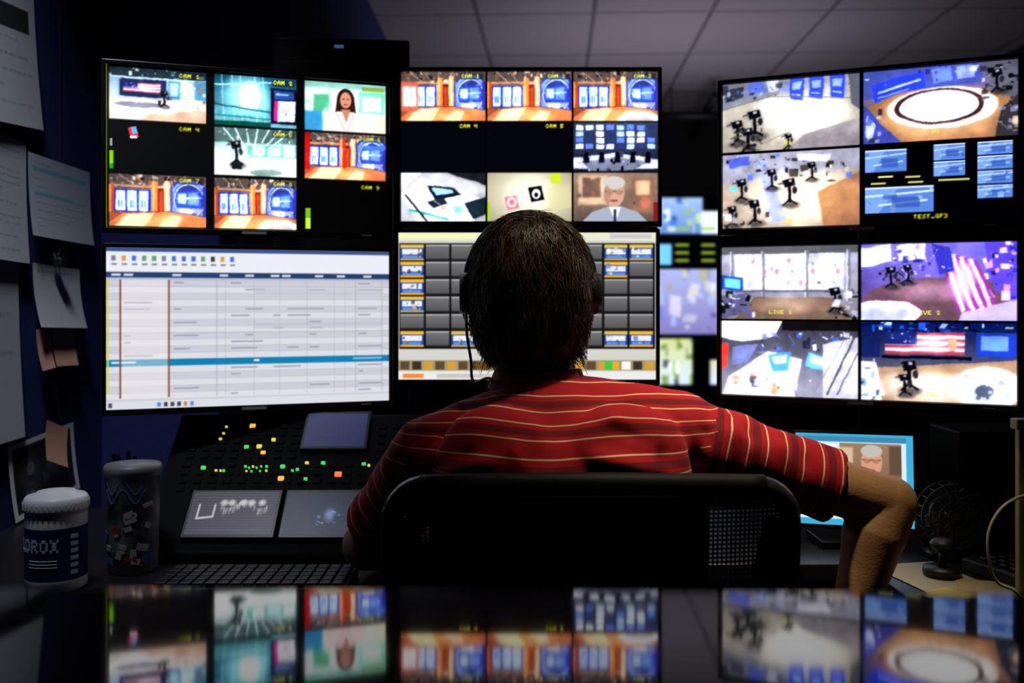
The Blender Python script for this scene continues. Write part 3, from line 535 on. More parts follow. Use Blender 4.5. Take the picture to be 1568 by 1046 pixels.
def glow(n, c, s): return mat(n, tuple(k*.3 for k in c), .4, emis=c, estr=s)
G = [glow('led_green', (.06, .70, .14), .9), glow('led_yellow', (.70, .66, .05), 1.0), glow('led_orange', (1, .38, .04), 1.4), glow('led_red', (1, .14, .03), 1.4)]
b = MB()
leds = [(-.4965, 1.906, 2, 1.1), (-.546, 1.904, 1, .5), (-.548, 1.892, 1, .5), (-.551, 1.882, 1, .6), (-.4505, 1.881, 1, .8), (-.498, 1.868, 0, .9), (-.4745, 1.869, 1, 1.0), (-.4645, 1.858, 2, .9),
        (-.568, 1.832, 0, .9), (-.543, 1.827, 1, .5), (-.535, 1.827, 1, .4), (-.529, 1.827, 0, .5), (-.491, 1.834, 0, .5), (-.484, 1.832, 0, .4), (-.477, 1.834, 1, .4), (-.470, 1.832, 0, .4), (-.462, 1.834, 0, .4), (-.452, 1.834, 0, .5), (-.487, 1.826, 1, .4), (-.478, 1.826, 0, .4), (-.462, 1.826, 0, .4), (-.451, 1.827, 1, .4), (-.4224, 1.834, 0, .9), (-.3944, 1.829, 0, .6), (-.403, 1.827, 0, .5), (-.379, 1.84, 1, .7), (-.349, 1.84, 0, .8),
        (-.421, 1.814, 2, 1.1), (-.376, 1.813, 0, .7), (-.318, 1.821, 3, 1.3), (-.2735, 1.838, 0, .8), (-.264, 1.836, 1, .5)]
for x, y, k, s_ in leds:
    b.mi = k; b.box((x, y, pz(y)+.0045), (.0095*s_, .007*s_, .005), RX, bev=.0008)
parent(b.done('indicator_lamps', G), e)
def dimscreen(kind):
    c = canvas(260, 160, (38, 36, 52)) if kind != 0 else canvas(220, 150, (40, 48, 96))
    if kind == 0: c.grad((58, 64, 122), (30, 40, 96))
    if kind == 1:
        c.grad((58, 48, 62), (64, 56, 78))
        for k in range(16): c.rect(0, k/16, 1, k/16+.018, (112, 98, 118), .6)
        r = random.Random(8)
        c.line(.10, .30, .10, .62, .022, (245, 245, 250)); c.line(.10, .62, .28, .58, .03, (240, 240, 245)); c.line(.28, .58, .28, .30, .022, (240, 240, 245))
        for k in range(90):
            t = r.random(); c.line(.34+.55*t, .30+.10*math.sin(t*9)+r.uniform(-.03, .03), .34+.55*t, .30+.10*math.sin(t*9)+r.uniform(.0, .18), .008, (245, 245, 250), .6)
        for x in (.38, .47, .60, .70, .82): c.soft(x, .26, .06, .10, (255, 255, 255), 1)
        c.rect(.08, .86, .92, .9, (95, 84, 105)); c.a[:] = box_blur(c.a, 1)
    if kind == 2:
        c.grad((36, 46, 70), (52, 56, 80)); c.blot(.42, .3, .72, .8, 22, [(90, 130, 190), (200, 210, 230), (20, 30, 70), (40, 60, 120)], 6, .03, .8); c.soft(.58, .55, .1, .2, (180, 195, 225), .6); c.fx(4, 1.0, 60)
    return c
for x0, x1, y0, y1, kd in ((-.391, -.277, 1.866, 1.926, 0), (-.567, -.416, 1.722, 1.789, 1), (-.398, -.265, 1.722, 1.789, 2)):
    yc = (y0+y1)/2; h = (y1-y0)/math.cos(tilt); Mx = Matrix.Translation(((x0+x1)/2, yc-.006, pz(yc)+.0085)) @ Matrix.Rotation(tilt-math.pi/2, 4, 'X')
    b = MB(); b.box((0, .004, 0), (x1-x0+.012, .007, h+.012), bev=.002); o = b.done('touchscreen_frame', M_bezel); o.matrix_world = Mx; o.parent = e; o.matrix_parent_inverse = Matrix.Translation(-e.location)
    panel('touchscreen', dimscreen(kd), x1-x0, h, Mx, M_screen_dim, e)

M_key = mat('key_caps', (.012, .012, .015), .35)
b = MB(); b.box((-.40, 1.56, .708), (.30, .125, .016), bev=.003); b.mi = 1
for j in range(5):
    for i in range(15): b.box((-.535+i*.0193, 1.515+j*.0225, .719), (.0165, .019, .007), bev=.002)
b.done('computer_keyboard', [M_black, M_key])

# ------------------------------------------------------------------ papers on wall
def paper(name, y0, y1, z0, z1, cv, rotd=0, off=.004, curl=.012):
    M = Matrix.Translation((-1.01+off, (y0+y1)/2, (z0+z1)/2)) @ Matrix.Rotation(math.radians(90), 4, 'Z') @ Matrix.Rotation(math.radians(rotd), 4, 'Y')
    panel(name, cv, y1-y0, z1-z0, M, M_paper, None, curl)
def pagecv(w, h, tone=(205, 205, 212), lines=14, seed=0, hl=None):
    c = canvas(w, h, tone); r = random.Random(seed)
    for k in range(lines):
        y = .1+k*.85/lines; x = .1
        while x < .85:
            l = r.uniform(.03, .14); c.rect(x, y, min(x+l, .9), y+.010+.1/lines*.3, (150, 150, 160), .8); x += l+.02
            if r.random() < .08: break
    if hl: c.rect(.08, hl, .92, hl+.05, (110, 190, 215), .8); c.rect(.08, hl+.3, .7, hl+.34, (110, 190, 215), .8)
    return c
p1 = pagecv(180, 200, (200, 200, 204), 8, 1); p1.rect(.35, .2, .9, .36, (40, 40, 45))
paper('wall_notice_sheet', 1.82, 2.10, 1.50, 1.80, p1, -4)
paper('wall_notice_sheet', 1.80, 2.055, 1.23, 1.48, pagecv(160, 180, (200, 200, 206), 16, 2), 2)
paper('wall_notice_sheet', 2.053, 2.353, 1.282, 1.455, pagecv(240, 150, (200, 205, 218), 9, 3, .15), 1, .01)
paper('wall_notice_sheet', 2.075, 2.30, 1.09, 1.225, pagecv(160, 110, (215, 213, 212), 1, 4), 2, .008, .02)
paper('wall_notice_sheet', 1.80, 2.028, .87, 1.24, pagecv(160, 220, (195, 195, 200), 4, 5), -1)
paper('pinned_note', 2.087, 2.148, 1.003, 1.09, canvas(40, 60, (235, 175, 155)), -3, .012)
paper('pinned_note', 2.156, 2.265, 1.005, 1.10, canvas(60, 60, (240, 176, 145)), 2, .012)
ph = canvas(200, 140, (225, 225, 228)); ph.rect(.06, .08, .94, .92, (16, 16, 20)); ph.soft(.3, .5, .2, .35, (80, 78, 88), .8); ph.soft(.65, .45, .22, .3, (62, 62, 74), .8); ph.ell(.3, .4, .05, .09, (130, 115, 110)); ph.ell(.64, .36, .045, .08, (120, 108, 104)); ph.text('AM', .2, .68, .12, (110, 110, 125)); ph.blot(.1, .15, .9, .85, 24, [(50, 50, 60), (90, 88, 96), (20, 20, 26)], 3, .05, .5)
paper('pinned_photo_print', 1.984, 2.28, .712, .865, ph, -3, .006)
paper('pinned_note', 2.08, 2.185, .80, .885, canvas(60, 50, (238, 172, 142)), 18, .03)
b = MB(); b.box((-.985, 2.17, 1.232), (.02, .03, .02), bev=.003); b.mi = 1
b.tube([(-.985, 2.16, 1.24), (-.98, 2.16, 1.262), (-.98, 2.18, 1.262), (-.985, 2.18, 1.24)], .0015, n=6); b.tube([(-.99, 2.16, 1.24), (-1.0, 2.162, 1.268), (-1.0, 2.178, 1.268), (-.99, 2.18, 1.24)], .0015, n=6)
b.done('binder_clip', [M_black, mat('steel_wire', (.5, .5, .5), .3, metal=1)])

# ------------------------------------------------------------------ canister & tumbler
def lathe(prof, cx, cy, n=48, name='x', mats=None, par=None, mis=None):
    b = MB(); rs = []
    for rr, z in prof: rs.append([b.bm.verts.new((cx+rr*math.cos(2*math.pi*k/n), cy+rr*math.sin(2*math.pi*k/n), z)) for k in range(n)])
    for i, (a, c) in enumerate(zip(rs, rs[1:])):
        for k in range(n):
            f = b.bm.faces.new((a[k], a[(k+1) % n], c[(k+1) % n], c[k])); f.material_index = mis[i] if mis else 0
    b.bm.faces.new(rs[0][::-1]); f = b.bm.faces.new(rs[-1]); f.material_index = mis[-1] if mis else 0
    return b.done(name, mats, par, smooth=True)
M_white = mat('white_plastic', (.85, .85, .86), .4, var=.03)
M_navy = mat('navy_label', (.012, .022, .10), .3, var=.4, scale=40)
M_label = mat('label_print', (.6, .63, .8), .4)
e = empty('wipes_canister', (-.714, 1.56, .70))
lathe([(.042, .702), (.045, .706), (.0455, .72), (.0455, .800), (.0455, .817), (.044, .822), (.047, .823), (.048, .826), (.048, .838), (.046, .843), (.043, .846), (.03, .848), (.028, .852), (.01, .853)], -.714, 1.56, name='body', mats=[M_white, M_navy], par=e, mis=[0, 0, 1, 0, 0, 0, 0, 0, 0, 0, 0, 0, 0])
b = MB()
for k in range(36):
    a = 2*math.pi*k/36; b.box((-.714+.0482*math.cos(a), 1.56+.0482*math.sin(a), .832), (.0012, .0025, .010), Matrix.Rotation(a, 3, 'Z'))
b.done('lid_ribs', M_white, e)
def curved_text(st, cx, cy, rad, a0, z, u, m, par, name):
    b = MB(); a = a0
    for ch in st:
        g = FONT.get(ch, 'F9996')
        for r_ in range(5):
            v = int(g[r_], 16)
            for k in range(4):
                if v >> (3-k) & 1:
                    ang = a+k*u/rad; p = (cx+rad*math.cos(ang), cy+rad*math.sin(ang), z-r_*u*1.3)
                    b.box(p, (.0012, u*1.05, u*1.35), Matrix.Rotation(ang, 3, 'Z'))
        a += 5*u/rad
    b.done(name, m, par)
curved_text('LDROX', -.714, 1.56, .0458, math.radians(-150), .782, .0030, M_label, e, 'label_lettering')
b = MB()
for z in (.752, .747, .742): b.tube([(-.714+.0459*math.cos(math.radians(t)), 1.56+.0459*math.sin(math.radians(t)), z) for t in range(-120, -60, 8)], .0008, n=5)
for k in range(6): b.box((-.714+.0457*math.cos(-.55), 1.56+.0457*math.sin(-.55), .732+k*.011), (.001, .012, .006), Matrix.Rotation(-.55, 3, 'Z'))
b.done('label_small_print', M_label, e)
M_tumb = mat('printed_tumbler', (.12, .12, .13), .4, var=.8, scale=25)
M_red = mat('red_print', (.25, .03, .03), .4); M_blu = mat('blue_print', (.05, .08, .28), .4)
e = empty('decorated_tumbler', (-.632, 1.66, .70))
lathe([(.036, .702), (.039, .705), (.0405, .74), (.044, .86), (.0445, .862), (.0465, .863), (.0465, .873), (.044, .878), (.02, .881)], -.632, 1.66, name='body', mats=[M_tumb, mat('tumbler_lid', (.18, .18, .18), .4)], par=e, mis=[0, 0, 0, 1, 1, 1, 1, 1, 1])
b = MB(); r = random.Random(5)
for k in range(22):
    ang = math.radians(r.uniform(-150, -30)); z = r.uniform(.715, .82); rad = .0405+(z-.74)*.029+.0006
    b.mi = r.choice([0, 1, 2, 2, 2, 2]); b.box((-.632+rad*math.cos(ang), 1.66+rad*math.sin(ang), z), (.001, r.uniform(.008, .020), r.uniform(.006, .014)), Matrix.Rotation(ang, 3, 'Z') @ Matrix.Rotation(r.uniform(-.4, .4), 3, 'X'))
for zc in (.83, .845): b.mi = 1; b.tube([(-.632+.0435*math.cos(a_), 1.66+.0435*math.sin(a_), zc+.012*math.sin(a_*7)) for a_ in np.linspace(-2.4, -.7, 26)], .0012, n=5)
b.done('sticker_print', [M_red, M_blu, mat('pale_print', (.34, .32, .31), .5)], e)
b = MB(); b.tube([(-.72, 1.86, .702), (-.72, 1.86, .79)], [.03, .034], n=24)
for k in range(5): b.mi = k % 3; b.cyl((-.72+.008*math.cos(k*1.3), 1.86+.008*math.sin(k*1.3), .79), (-.72+.025*math.cos(k*1.3), 1.86+.025*math.sin(k*1.3), .85+.005*k), .004, n=8)
b.done('pen_cup', [M_black, M_blu, M_red])

# ------------------------------------------------------------------ rack behind monitors
e = empty('equipment_rack', (-.4, 2.42, 0))
b = MB(); RZ = Matrix.Rotation(math.radians(6), 3, 'Z')
b.box((-.40, 2.42, .868), (.30, .40, 1.735), RZ, bev=.006); b.done('cabinet', M_black, e)
b = MB(); b.box((-.385, 2.215, 1.715), (.02, .004, .006), RZ); b.done('power_light', glow('rack_led', (.1, .15, .35), .5), e)
b = MB()
for z in np.arange(.2, 1.7, .09): b.box((-.378, 2.217, z), (.27, .006, .08), RZ, bev=.002)
b.done('rack_units', M_dark, e)

# rear monitor bank
e = empty('rear_monitor_bank', (.56, 3.02, 0))
c = canvas(260, 600, (3, 3, 5))
v = c.sub(.0, .01, .52, .2); v.grad((150, 180, 230), (90, 130, 190)); v.blot(0, 0, 1, 1, 24, [(240, 250, 255), (60, 100, 190), (170, 200, 120)], 1, .10, .8)
c.rect(.5, .08, .78, .2, (215, 230, 250)); c.rect(0, .25, .16, .36, (110, 190, 240))
for y in (.165, .25, .29, .33):
    for x in (.2, .5): c.rect(x, y, x+.16, y+.014, (150, 180, 60))
v = c.sub(0, .38, .8, .72); v.grad((160, 170, 215), (120, 112, 175)); v.blot(0, 0, 1, 1, 44, [(240, 240, 255), (90, 110, 210), (80, 70, 130), (200, 190, 150), (150, 180, 240)], 2, .09, .7)
v = c.sub(0, .74, .4, .98); v.grad((190, 200, 130), (200, 215, 240)); v.blot(0, 0, 1, 1, 18, [(240, 245, 255), (120, 150, 60), (60, 70, 90)], 3, .10, .8)
v = c.sub(.6, .85, .8, .98); v.grad((200, 200, 150), (190, 210, 240))
c.a[:] = box_blur(box_blur(c.a, 4), 4)
panel('screens', c, .26, .58, Matrix.Translation((.57, 3.0, 1.175)), M_screen_hi, e)
b = MB(); b.box((.57, 3.025, 1.175), (.28, .04, .60), bev=.004); b.box((.57, 3.06, .45), (.06, .04, .9)); b.box((.57, 3.06, .01), (.4, .3, .02), bev=.003)
b.done('frame', M_bezel, e)

# ------------------------------------------------------------------ right side small monitor
e = empty('desktop_display', (.63, 1.80, .70))
c = canvas(360, 300, (60, 165, 205)); c.rect(.02, .03, .94, .93, (205, 225, 235)); c.rect(.02, .03, .94, .09, (60, 130, 170))
v = c.sub(.38, .10, .90, .58); v.grad((150, 120, 90), (120, 95, 80)); v.rect(0, .1, .22, .8, (200, 180, 145)); v.rect(.8, .05, 1, .7, (95, 75, 60)); v.a[:] = box_blur(v.a, 3); v.poly([(.05, 1), (.25, .80), (.42, .72), (.62, .72), (.8, .80), (.98, 1)], (60, 70, 100)); v.poly([(.44, .74), (.6, .74), (.52, .98)], (235, 235, 240)); v.ell(.52, .42, .17, .34, (205, 148, 118)); v.ell(.52, .17, .175, .14, (185, 180, 172)); v.rect(.37, .36, .67, .385, (60, 45, 45)); v.ell(.45, .40, .05, .05, (170, 118, 95)); v.ell(.59, .40, .05, .05, (170, 118, 95)); v.ell(.52, .6, .06, .025, (150, 85, 75)); v.a[:] = box_blur(v.a, 1)
c.rect(.04, .12, .35, .9, (235, 240, 245)); c.rect(.38, .62, .9, .67, (90, 160, 60)); c.rect(.38, .70, .9, .9, (190, 205, 215)); c.blot(.05, .15, .33, .88, 20, [(150, 170, 190), (90, 110, 140)], 3, .02, .7)
M = Matrix.Translation((.625, 1.82, .822)) @ Matrix.Rotation(math.radians(-14), 4, 'Z') @ Matrix.Rotation(math.radians(-8), 4, 'X')
panel('screen', c, .205, .165, M, M_screen, e)
b = MB(); b.box((0, .010, 0), (.217, .016, .177), bev=.004); b.box((0, .03, -.05), (.03, .02, .12), bev=.003)
o = b.done('housing', M_bezel); o.matrix_world = M; o.parent = e; o.matrix_parent_inverse = Matrix.Translation(-e.location)
b = MB(); b.box((.635, 1.85, .7075), (.15, .10, .012), bev=.003); b.done('base', M_bezel, e)

# fan
e = empty('desk_fan', (.765, 1.75, .70)); C = Vector((.765, 1.75, .775))
b = MB()
for rr, yy in ((.056, 0), (.056, -.03), (.045, -.036), (.03, -.04), (.016, -.042)):
    b.tube([C+Vector((rr*math.cos(t), yy, rr*math.sin(t))) for t in np.linspace(0, 2*math.pi, 32, endpoint=False)], .0016 if rr < .05 else .003, n=6, closed=True)
for k in range(20):
    t = 2*math.pi*k/20; d = Vector((math.cos(t), 0, math.sin(t))); b.tube([C+d*.012+Vector((0, -.042, 0)), C+d*.04+Vector((0, -.038, 0)), C+d*.056+Vector((0, -.028, 0)), C+d*.056, C+d*.035+Vector((0, .02, 0))], .0011, n=5)
b.ell(C+Vector((0, -.042, 0)), (.013, .004, .013)); b.ell(C+Vector((0, .025, 0)), (.024, .022, .024))
b.tube([C+Vector((0, .025, -.015)), C+Vector((0, .03, -.05)), C+Vector((0, .02, -.066))], [.008, .008, .012], n=12); b.cyl(C+Vector((0, .01, -.0735)), C+Vector((0, .01, -.063)), .042, .036)
for s_ in (-1, 1): b.tube([C+Vector((s_*.058, -.01, 0)), C+Vector((s_*.05, 0, -.04)), C+Vector((s_*.02, .01, -.066))], .003, n=8)
b.done('cage_and_base', mat('fan_plastic', (.03, .03, .032), .3), e, smooth=True)
b = MB()
for k in range(4):
    t = math.pi/2*k+.3; rot = Matrix.Rotation(-t, 3, 'Y') @ Matrix.Rotation(math.radians(28), 3, 'X')
    b.ell(C+Matrix.Rotation(-t, 3, 'Y') @ Vector((.027, -.012, 0)), (.022, .002, .015), rot, seg=16)
b.ell(C+Vector((0, -.012, 0)), (.011, .012, .011)); b.done('blades', mat('fan_blades', (.12, .12, .125), .3), e, smooth=True)

# partition + cable + desk papers
b = MB(); b.box((.81, 1.395, .485), (.205, .012, .97)); b.mi = 1; b.box((.81, 1.395, .977), (.215, .02, .015)); b.box((.81, 1.395, .01), (.215, .12, .02))
b.done('partition_panel', [mat('beige_laminate', (.62, .54, .26), .6), mat('trim_beige', (.5, .45, .25), .5)], bevel=.002)
b = MB(); b.tube([(.725, 1.38, .880), (.70, 1.375, .878), (.672, 1.37, .862), (.656, 1.37, .830), (.657, 1.37, .79), (.668, 1.37, .762), (.70, 1.37, .742), (.75, 1.375, .66), (.77, 1.378, .3), (.77, 1.36, .004)], .0022, n=8, sub=6)
b.done('power_cable', mat('yellow_cable', (.85, .8, .4), .4), smooth=True)
def sheet(name, x, y, w, h, rz, z, cv):
    panel(name, cv, w, h, Matrix.Translation((x, y, z)) @ Matrix.Rotation(math.radians(rz), 4, 'Z') @ Matrix.Rotation(math.radians(-90), 4, 'X'), M_paper)
sheet('desk_paper', .68, 1.62, .12, .16, 12, .7015, pagecv(120, 150, (160, 155, 135), 14, 8)); sheet('desk_paper', .74, 1.53, .10, .12, -20, .703, pagecv(120, 150, (170, 150, 100), 10, 9)); sheet('desk_paper', .66, 1.50, .07, .07, 30, .7045, pagecv(100, 80, (190, 170, 95), 4, 10))
b = MB(); b.tube([(.70, 1.62, .706), (.70, 1.62, .716)], .03, n=20); b.tube([(.70, 1.62, .715), (.705, 1.63, .745)], .006, n=8); b.ell((.705, 1.63, .75), (.02, .02, .012)); b.done('desk_microphone', M_black, smooth=True)
b = MB(); b.box((.83, 1.60, .712), (.12, .16, .02), Matrix.Rotation(.3, 3, 'Z'), bev=.003); b.mi = 1
for i in range(4):
    for j in range(5): b.box((.80+i*.018-j*.006*.9, 1.55+j*.022+i*.005, .725), (.012, .014, .006), Matrix.Rotation(.3, 3, 'Z'), bev=.002)
b.done('intercom_keypad', [M_black, M_key])
e = empty('communications_panel', (1.1, 1.95, .70))
b = MB(); b.box((1.10, 1.96, .80), (.5, .14, .2), bev=.004); b.done('housing', M_black, e)
b = MB()
for i in range(14):
    for j in range(4): b.box((.90+i*.03, 1.888, .74+j*.035), (.016, .006, .012), bev=.001)
b.done('buttons', M_key, e)

# ------------------------------------------------------------------ office chair
M_chair = mat('chair_plastic', (.004, .004, .0045), .6, spec=.15)
M_highlight = mat('chair_highlight', (.02, .02, .022), .22)  # lighter, glossier copy of the frame plastic for the corner highlights
M_mesh = mat('chair_mesh', (.003, .003, .003), .8, spec=.1)
M_seat = mat('seat_fabric', (.015, .015, .018), .9, bump=.5, bscale=600)
cx = .105
e = empty('office_chair', (cx, 1.45, 0))
def by(x, z): return 1.305+.035*((x-cx)/.27)**2-(z-.7)*.10
def rr_path(hw, z0, z1, rad, n=7):
    P = []
    for (sx, z, a0) in ((1, z1, 0), (-1, z1, 90), (-1, z0, 180), (1, z0, 270)):
        ccx = cx+sx*(hw-rad); cz = z-rad if z == z1 else z+rad
        for k in range(n+1):
            a = math.radians(a0+90*k/n); x = ccx+rad*math.cos(a); zz = cz+rad*math.sin(a); P.append((x, by(x, zz), zz))
    return P
path = rr_path(.266, .53, .907, .055)
b = MB(); b.tube(path, .0135, n=12, closed=True)
b.tube([(cx-.225, by(cx-.225, .905)-.004, .907), (cx, by(cx, .91)-.004, .914), (cx+.225, by(cx+.225, .905)-.004, .907)], .015, n=12, sub=8)
b.tube([(cx+.255, by(cx+.255, .86)+.004, .86), (cx+.235, 1.315, .74), (cx+.22, 1.325, .60)], [.016, .024, .02], n=12, sub=6, flat=(1.4, .7)); b.tube([(cx-.255, by(cx-.255, .86)+.004, .86), (cx-.235, 1.315, .74), (cx-.22, 1.325, .60)], [.016, .024, .02], n=12, sub=6, flat=(1.4, .7))
b.box((cx, 1.325, .60), (.42, .012, .07), bev=.005)
b.tube([(cx, 1.30, .60), (cx, 1.27, .50), (cx, 1.36, .42)], .025, n=12, sub=5, flat=(1.6, .7))
parent(b.done('back_frame', M_chair, smooth=True), e)
b = MB(); b.tube(path[1:8], .0146, n=12); b.tube(path[8:15], .0146, n=12); parent(b.done('corner_highlights', M_highlight, smooth=True), e)  # added lengths over the frame's top corners, standing in for its highlights
b = MB(); nx, nz = 84, 60; hw = .256
g = [[b.bm.verts.new((cx-hw+2*hw*i/nx, by(cx-hw+2*hw*i/nx, .54+.355*j/nz), .54+.355*j/nz)) for j in range(nz+1)] for i in range(nx+1)]
for i in range(nx):
    for j in range(nz):
        x = (i+.5)/nx*2-1; z = (j+.5)/nz*2-1
        if (abs(x) > .8 and abs(z) > .8 and ((abs(x)-.8)/.2)**2+((abs(z)-.8)/.2)**2 > 1): continue
        b.bm.faces.new((g[i][j], g[i+1][j], g[i+1][j+1], g[i][j+1]))
o = b.done('back_mesh', M_mesh, e); md = o.modifiers.new('w', 'WIREFRAME'); md.thickness = .0038; md.use_replace = True; md.use_even_offset = False
b = MB(); b.box((cx-.03, 1.322, .735), (.37, .012, .31), bev=.005)
parent(b.done('back_pad', mat('pad_fabric', (.003, .003, .003), .95, spec=.05)), e)
b = MB(); b.box((cx, 1.50, .445), (.50, .48, .07), bev=.03); parent(b.done('seat_cushion', M_seat, smooth=True), e)
b = MB(); b.box((cx, 1.47, .395), (.26, .3, .035), bev=.01); b.cyl((cx, 1.47, .12), (cx, 1.47, .40), .028); b.cyl((cx, 1.47, .07), (cx, 1.47, .15), .045)
for s_ in (-1, 1):
    b.tube([(cx+s_*.15, 1.45, .40), (cx+s_*.30, 1.45, .42), (cx+s_*.335, 1.43, .50), (cx+s_*.335, 1.43, .62)], .016, n=10, sub=6, flat=(1.3, 1))
    b.box((cx+s_*.335, 1.44, .635), (.075, .24, .03), bev=.012)
for k in range(5):
    a = 2*math.pi*k/5+.3; d = Vector((math.cos(a), math.sin(a), 0)); p = Vector((cx, 1.47, .10)); b.tube([p, p+d*.16+Vector((0, 0, -.005)), p+d*.29+Vector((0, 0, -.03))], [.028, .022, .016], n=10, flat=(1.2, .8))
    q = p+d*.29; t = Vector((-d.y, d.x, 0))
    for s_ in (-1, 1): b.cyl(Vector((q.x, q.y, .028))+t*.012*s_-t*.008, Vector((q.x, q.y, .028))+t*.012*s_+t*.008, .028, n=18)
parent(b.done('base_and_arms', M_chair, smooth=True), e)

# ------------------------------------------------------------------ the man
man = empty('seated_man', (.05, 1.5, 0))
def nparr(me):
    n = len(me.vertices); co = np.zeros(n*3, np.float32); me.vertices.foreach_get('co', co); no = np.zeros(n*3, np.float32); me.vertices.foreach_get('normal', no)
    return co.reshape(-1, 3).astype(float), no.reshape(-1, 3).astype(float)
LS, LE = Vector((-.118, 1.50, .918)), Vector((-.232, 1.60, .757)); RS, RE = Vector((.262, 1.50, .940)), Vector((.572, 1.51, .842))
RW = Vector((.508, 1.49, .690)); LW = Vector((-.14, 1.81, .745))
b = MB()
b.loft([(.50, .07, 1.485, .165, .115), (.56, .07, 1.485, .175, .12), (.65, .068, 1.487, .172, .120), (.75, .066, 1.49, .180, .122), (.84, .066, 1.497, .192, .123), (.90, .068, 1.50, .198, .118), (.945, .07, 1.505, .190, .102), (.975, .07, 1.51, .165, .085), (1.0, .06, 1.515, .125, .07), (1.02, .05, 1.525, .078, .062), (1.035, .042, 1.53, .062, .058)])
b.capsule((.04, 1.52, .980), LS+Vector((.01, 0, .0)), .054, .066); b.capsule((.06, 1.52, .990), RS+Vector((-.01, 0, .005)), .055, .068)
b.ell((-.02, 1.43, .90), (.095, .05, .10)); b.ell((.16, 1.43, .905), (.10, .05, .10))
dl = (LE-LS).normalized(); dr = (RE-RS).normalized()
b.tube([LS-dl*.02, LS+dl*.05, LS+dl*.12, LS+dl*.185], [.062, .063, .058, .059], n=24)
b.tube([RS-dr*.03, RS+dr*.05, RS+dr*.13, RS+dr*.20, RS+dr*.235], [.064, .064, .057, .055, .057], n=24)
sh = b.done('polo_shirt', mat('tmp', (1, 0, 0)))
bake(sh, [('REMESH', dict(mode='VOXEL', voxel_size=.0055, adaptivity=0)), ('SMOOTH', dict(factor=.5, iterations=7))])
me = sh.data; co, no = nparr(me)
def seg(p, a, b_):
    a = np.array(a); b_ = np.array(b_); d = b_-a; t = np.clip(((p-a)@d)/(d@d), 0, 1); return np.linalg.norm(p-a-t[:, None]*d, axis=1), t
disp = np.zeros(len(co))
folds = [((.25, 1.39, .90), (.06, 1.37, .945), .014, .016), ((.26, 1.40, .86), (.10, 1.36, .885), .012, .014), ((.24, 1.39, .83), (.05, 1.35, .90), .010, -.012), ((.0, 1.38, .97), (.03, 1.36, .87), .012, .015), ((.05, 1.37, .96), (.09, 1.36, .86), .012, -.012), ((.09, 1.37, .95), (.13, 1.36, .84), .011, .012),
         ((-.12, 1.40, .90), (-.02, 1.37, .93), .012, .011), ((-.13, 1.41, .85), (.0, 1.37, .90), .012, -.009), ((.15, 1.39, .965), (.24, 1.42, .93), .010, -.011), ((.13, 1.40, .985), (.21, 1.42, .96), .009, .011), ((.18, 1.37, .92), (.15, 1.36, .82), .014, .014), ((-.06, 1.38, .95), (-.08, 1.37, .83), .014, -.011), ((.02, 1.36, .85), (.0, 1.35, .75), .014, .008), ((.21, 1.39, .95), (.20, 1.38, .85), .010, -.011),
         ((.28, 1.44, .97), (.30, 1.46, .88), .010, -.011), ((.315, 1.45, .975), (.34, 1.45, .88), .009, .010), ((.35, 1.46, .97), (.36, 1.46, .87), .009, -.010), ((.39, 1.46, .96), (.40, 1.46, .85), .010, .008), ((.43, 1.46, .94), (.44, 1.46, .84), .009, -.007), ((.30, 1.49, 1.01), (.34, 1.44, .94), .009, .007), ((.23, 1.45, .985), (.27, 1.43, .89), .008, -.013), ((-.09, 1.45, .98), (-.12, 1.43, .88), .008, -.010), ((-.15, 1.44, .93), (-.19, 1.46, .83), .010, .008)]
for a, c_, w, am in folds:
    d, t = seg(co, a, c_); disp += am*np.exp(-(d/w)**2)*np.sin(np.pi*np.clip(t*.9+.05, 0, 1))
nz_ = np.array([noise.noise(Vector(p)*14)*.0050+noise.noise(Vector((p[0]*30, p[1]*30, p[2]*18)))*.0025 for p in co]); disp += nz_
co2 = co+no*disp[:, None]; me.vertices.foreach_set('co', co2.reshape(-1).astype(np.float32)); me.update()
st = me.attributes.new('stripe', 'FLOAT', 'CORNER'); vals = np.zeros(len(me.loops), np.float32)
RSn, dRn, LSn, dLn = map(np.array, (RS, dr, LS, dl))
for p in me.polygons:
    c_ = np.array(p.center); tr = (c_-RSn)@dRn; tl = (c_-LSn)@dLn
    rr_ = np.linalg.norm(c_-RSn-tr*dRn); rl_ = np.linalg.norm(c_-LSn-tl*dLn)
    for li in p.loop_indices:
        v = co[me.loops[li].vertex_index]
        if tr > .025 and rr_ < .11 and c_[0] > .2: vals[li] = ((v-RSn)@dRn)+.011+.08*(v[2]-.94)
        elif tl > .03 and rl_ < .10 and c_[0] < -.08: vals[li] = ((v-LSn)@dLn)+.011
        else: vals[li] = v[2]-.3*(v[0]-.06)**2+.003*math.sin(v[0]*30)+.45*(v[1]-1.38)*max(0, min(1, (v[2]-.93)/.06))
st.data.foreach_set('value', vals)
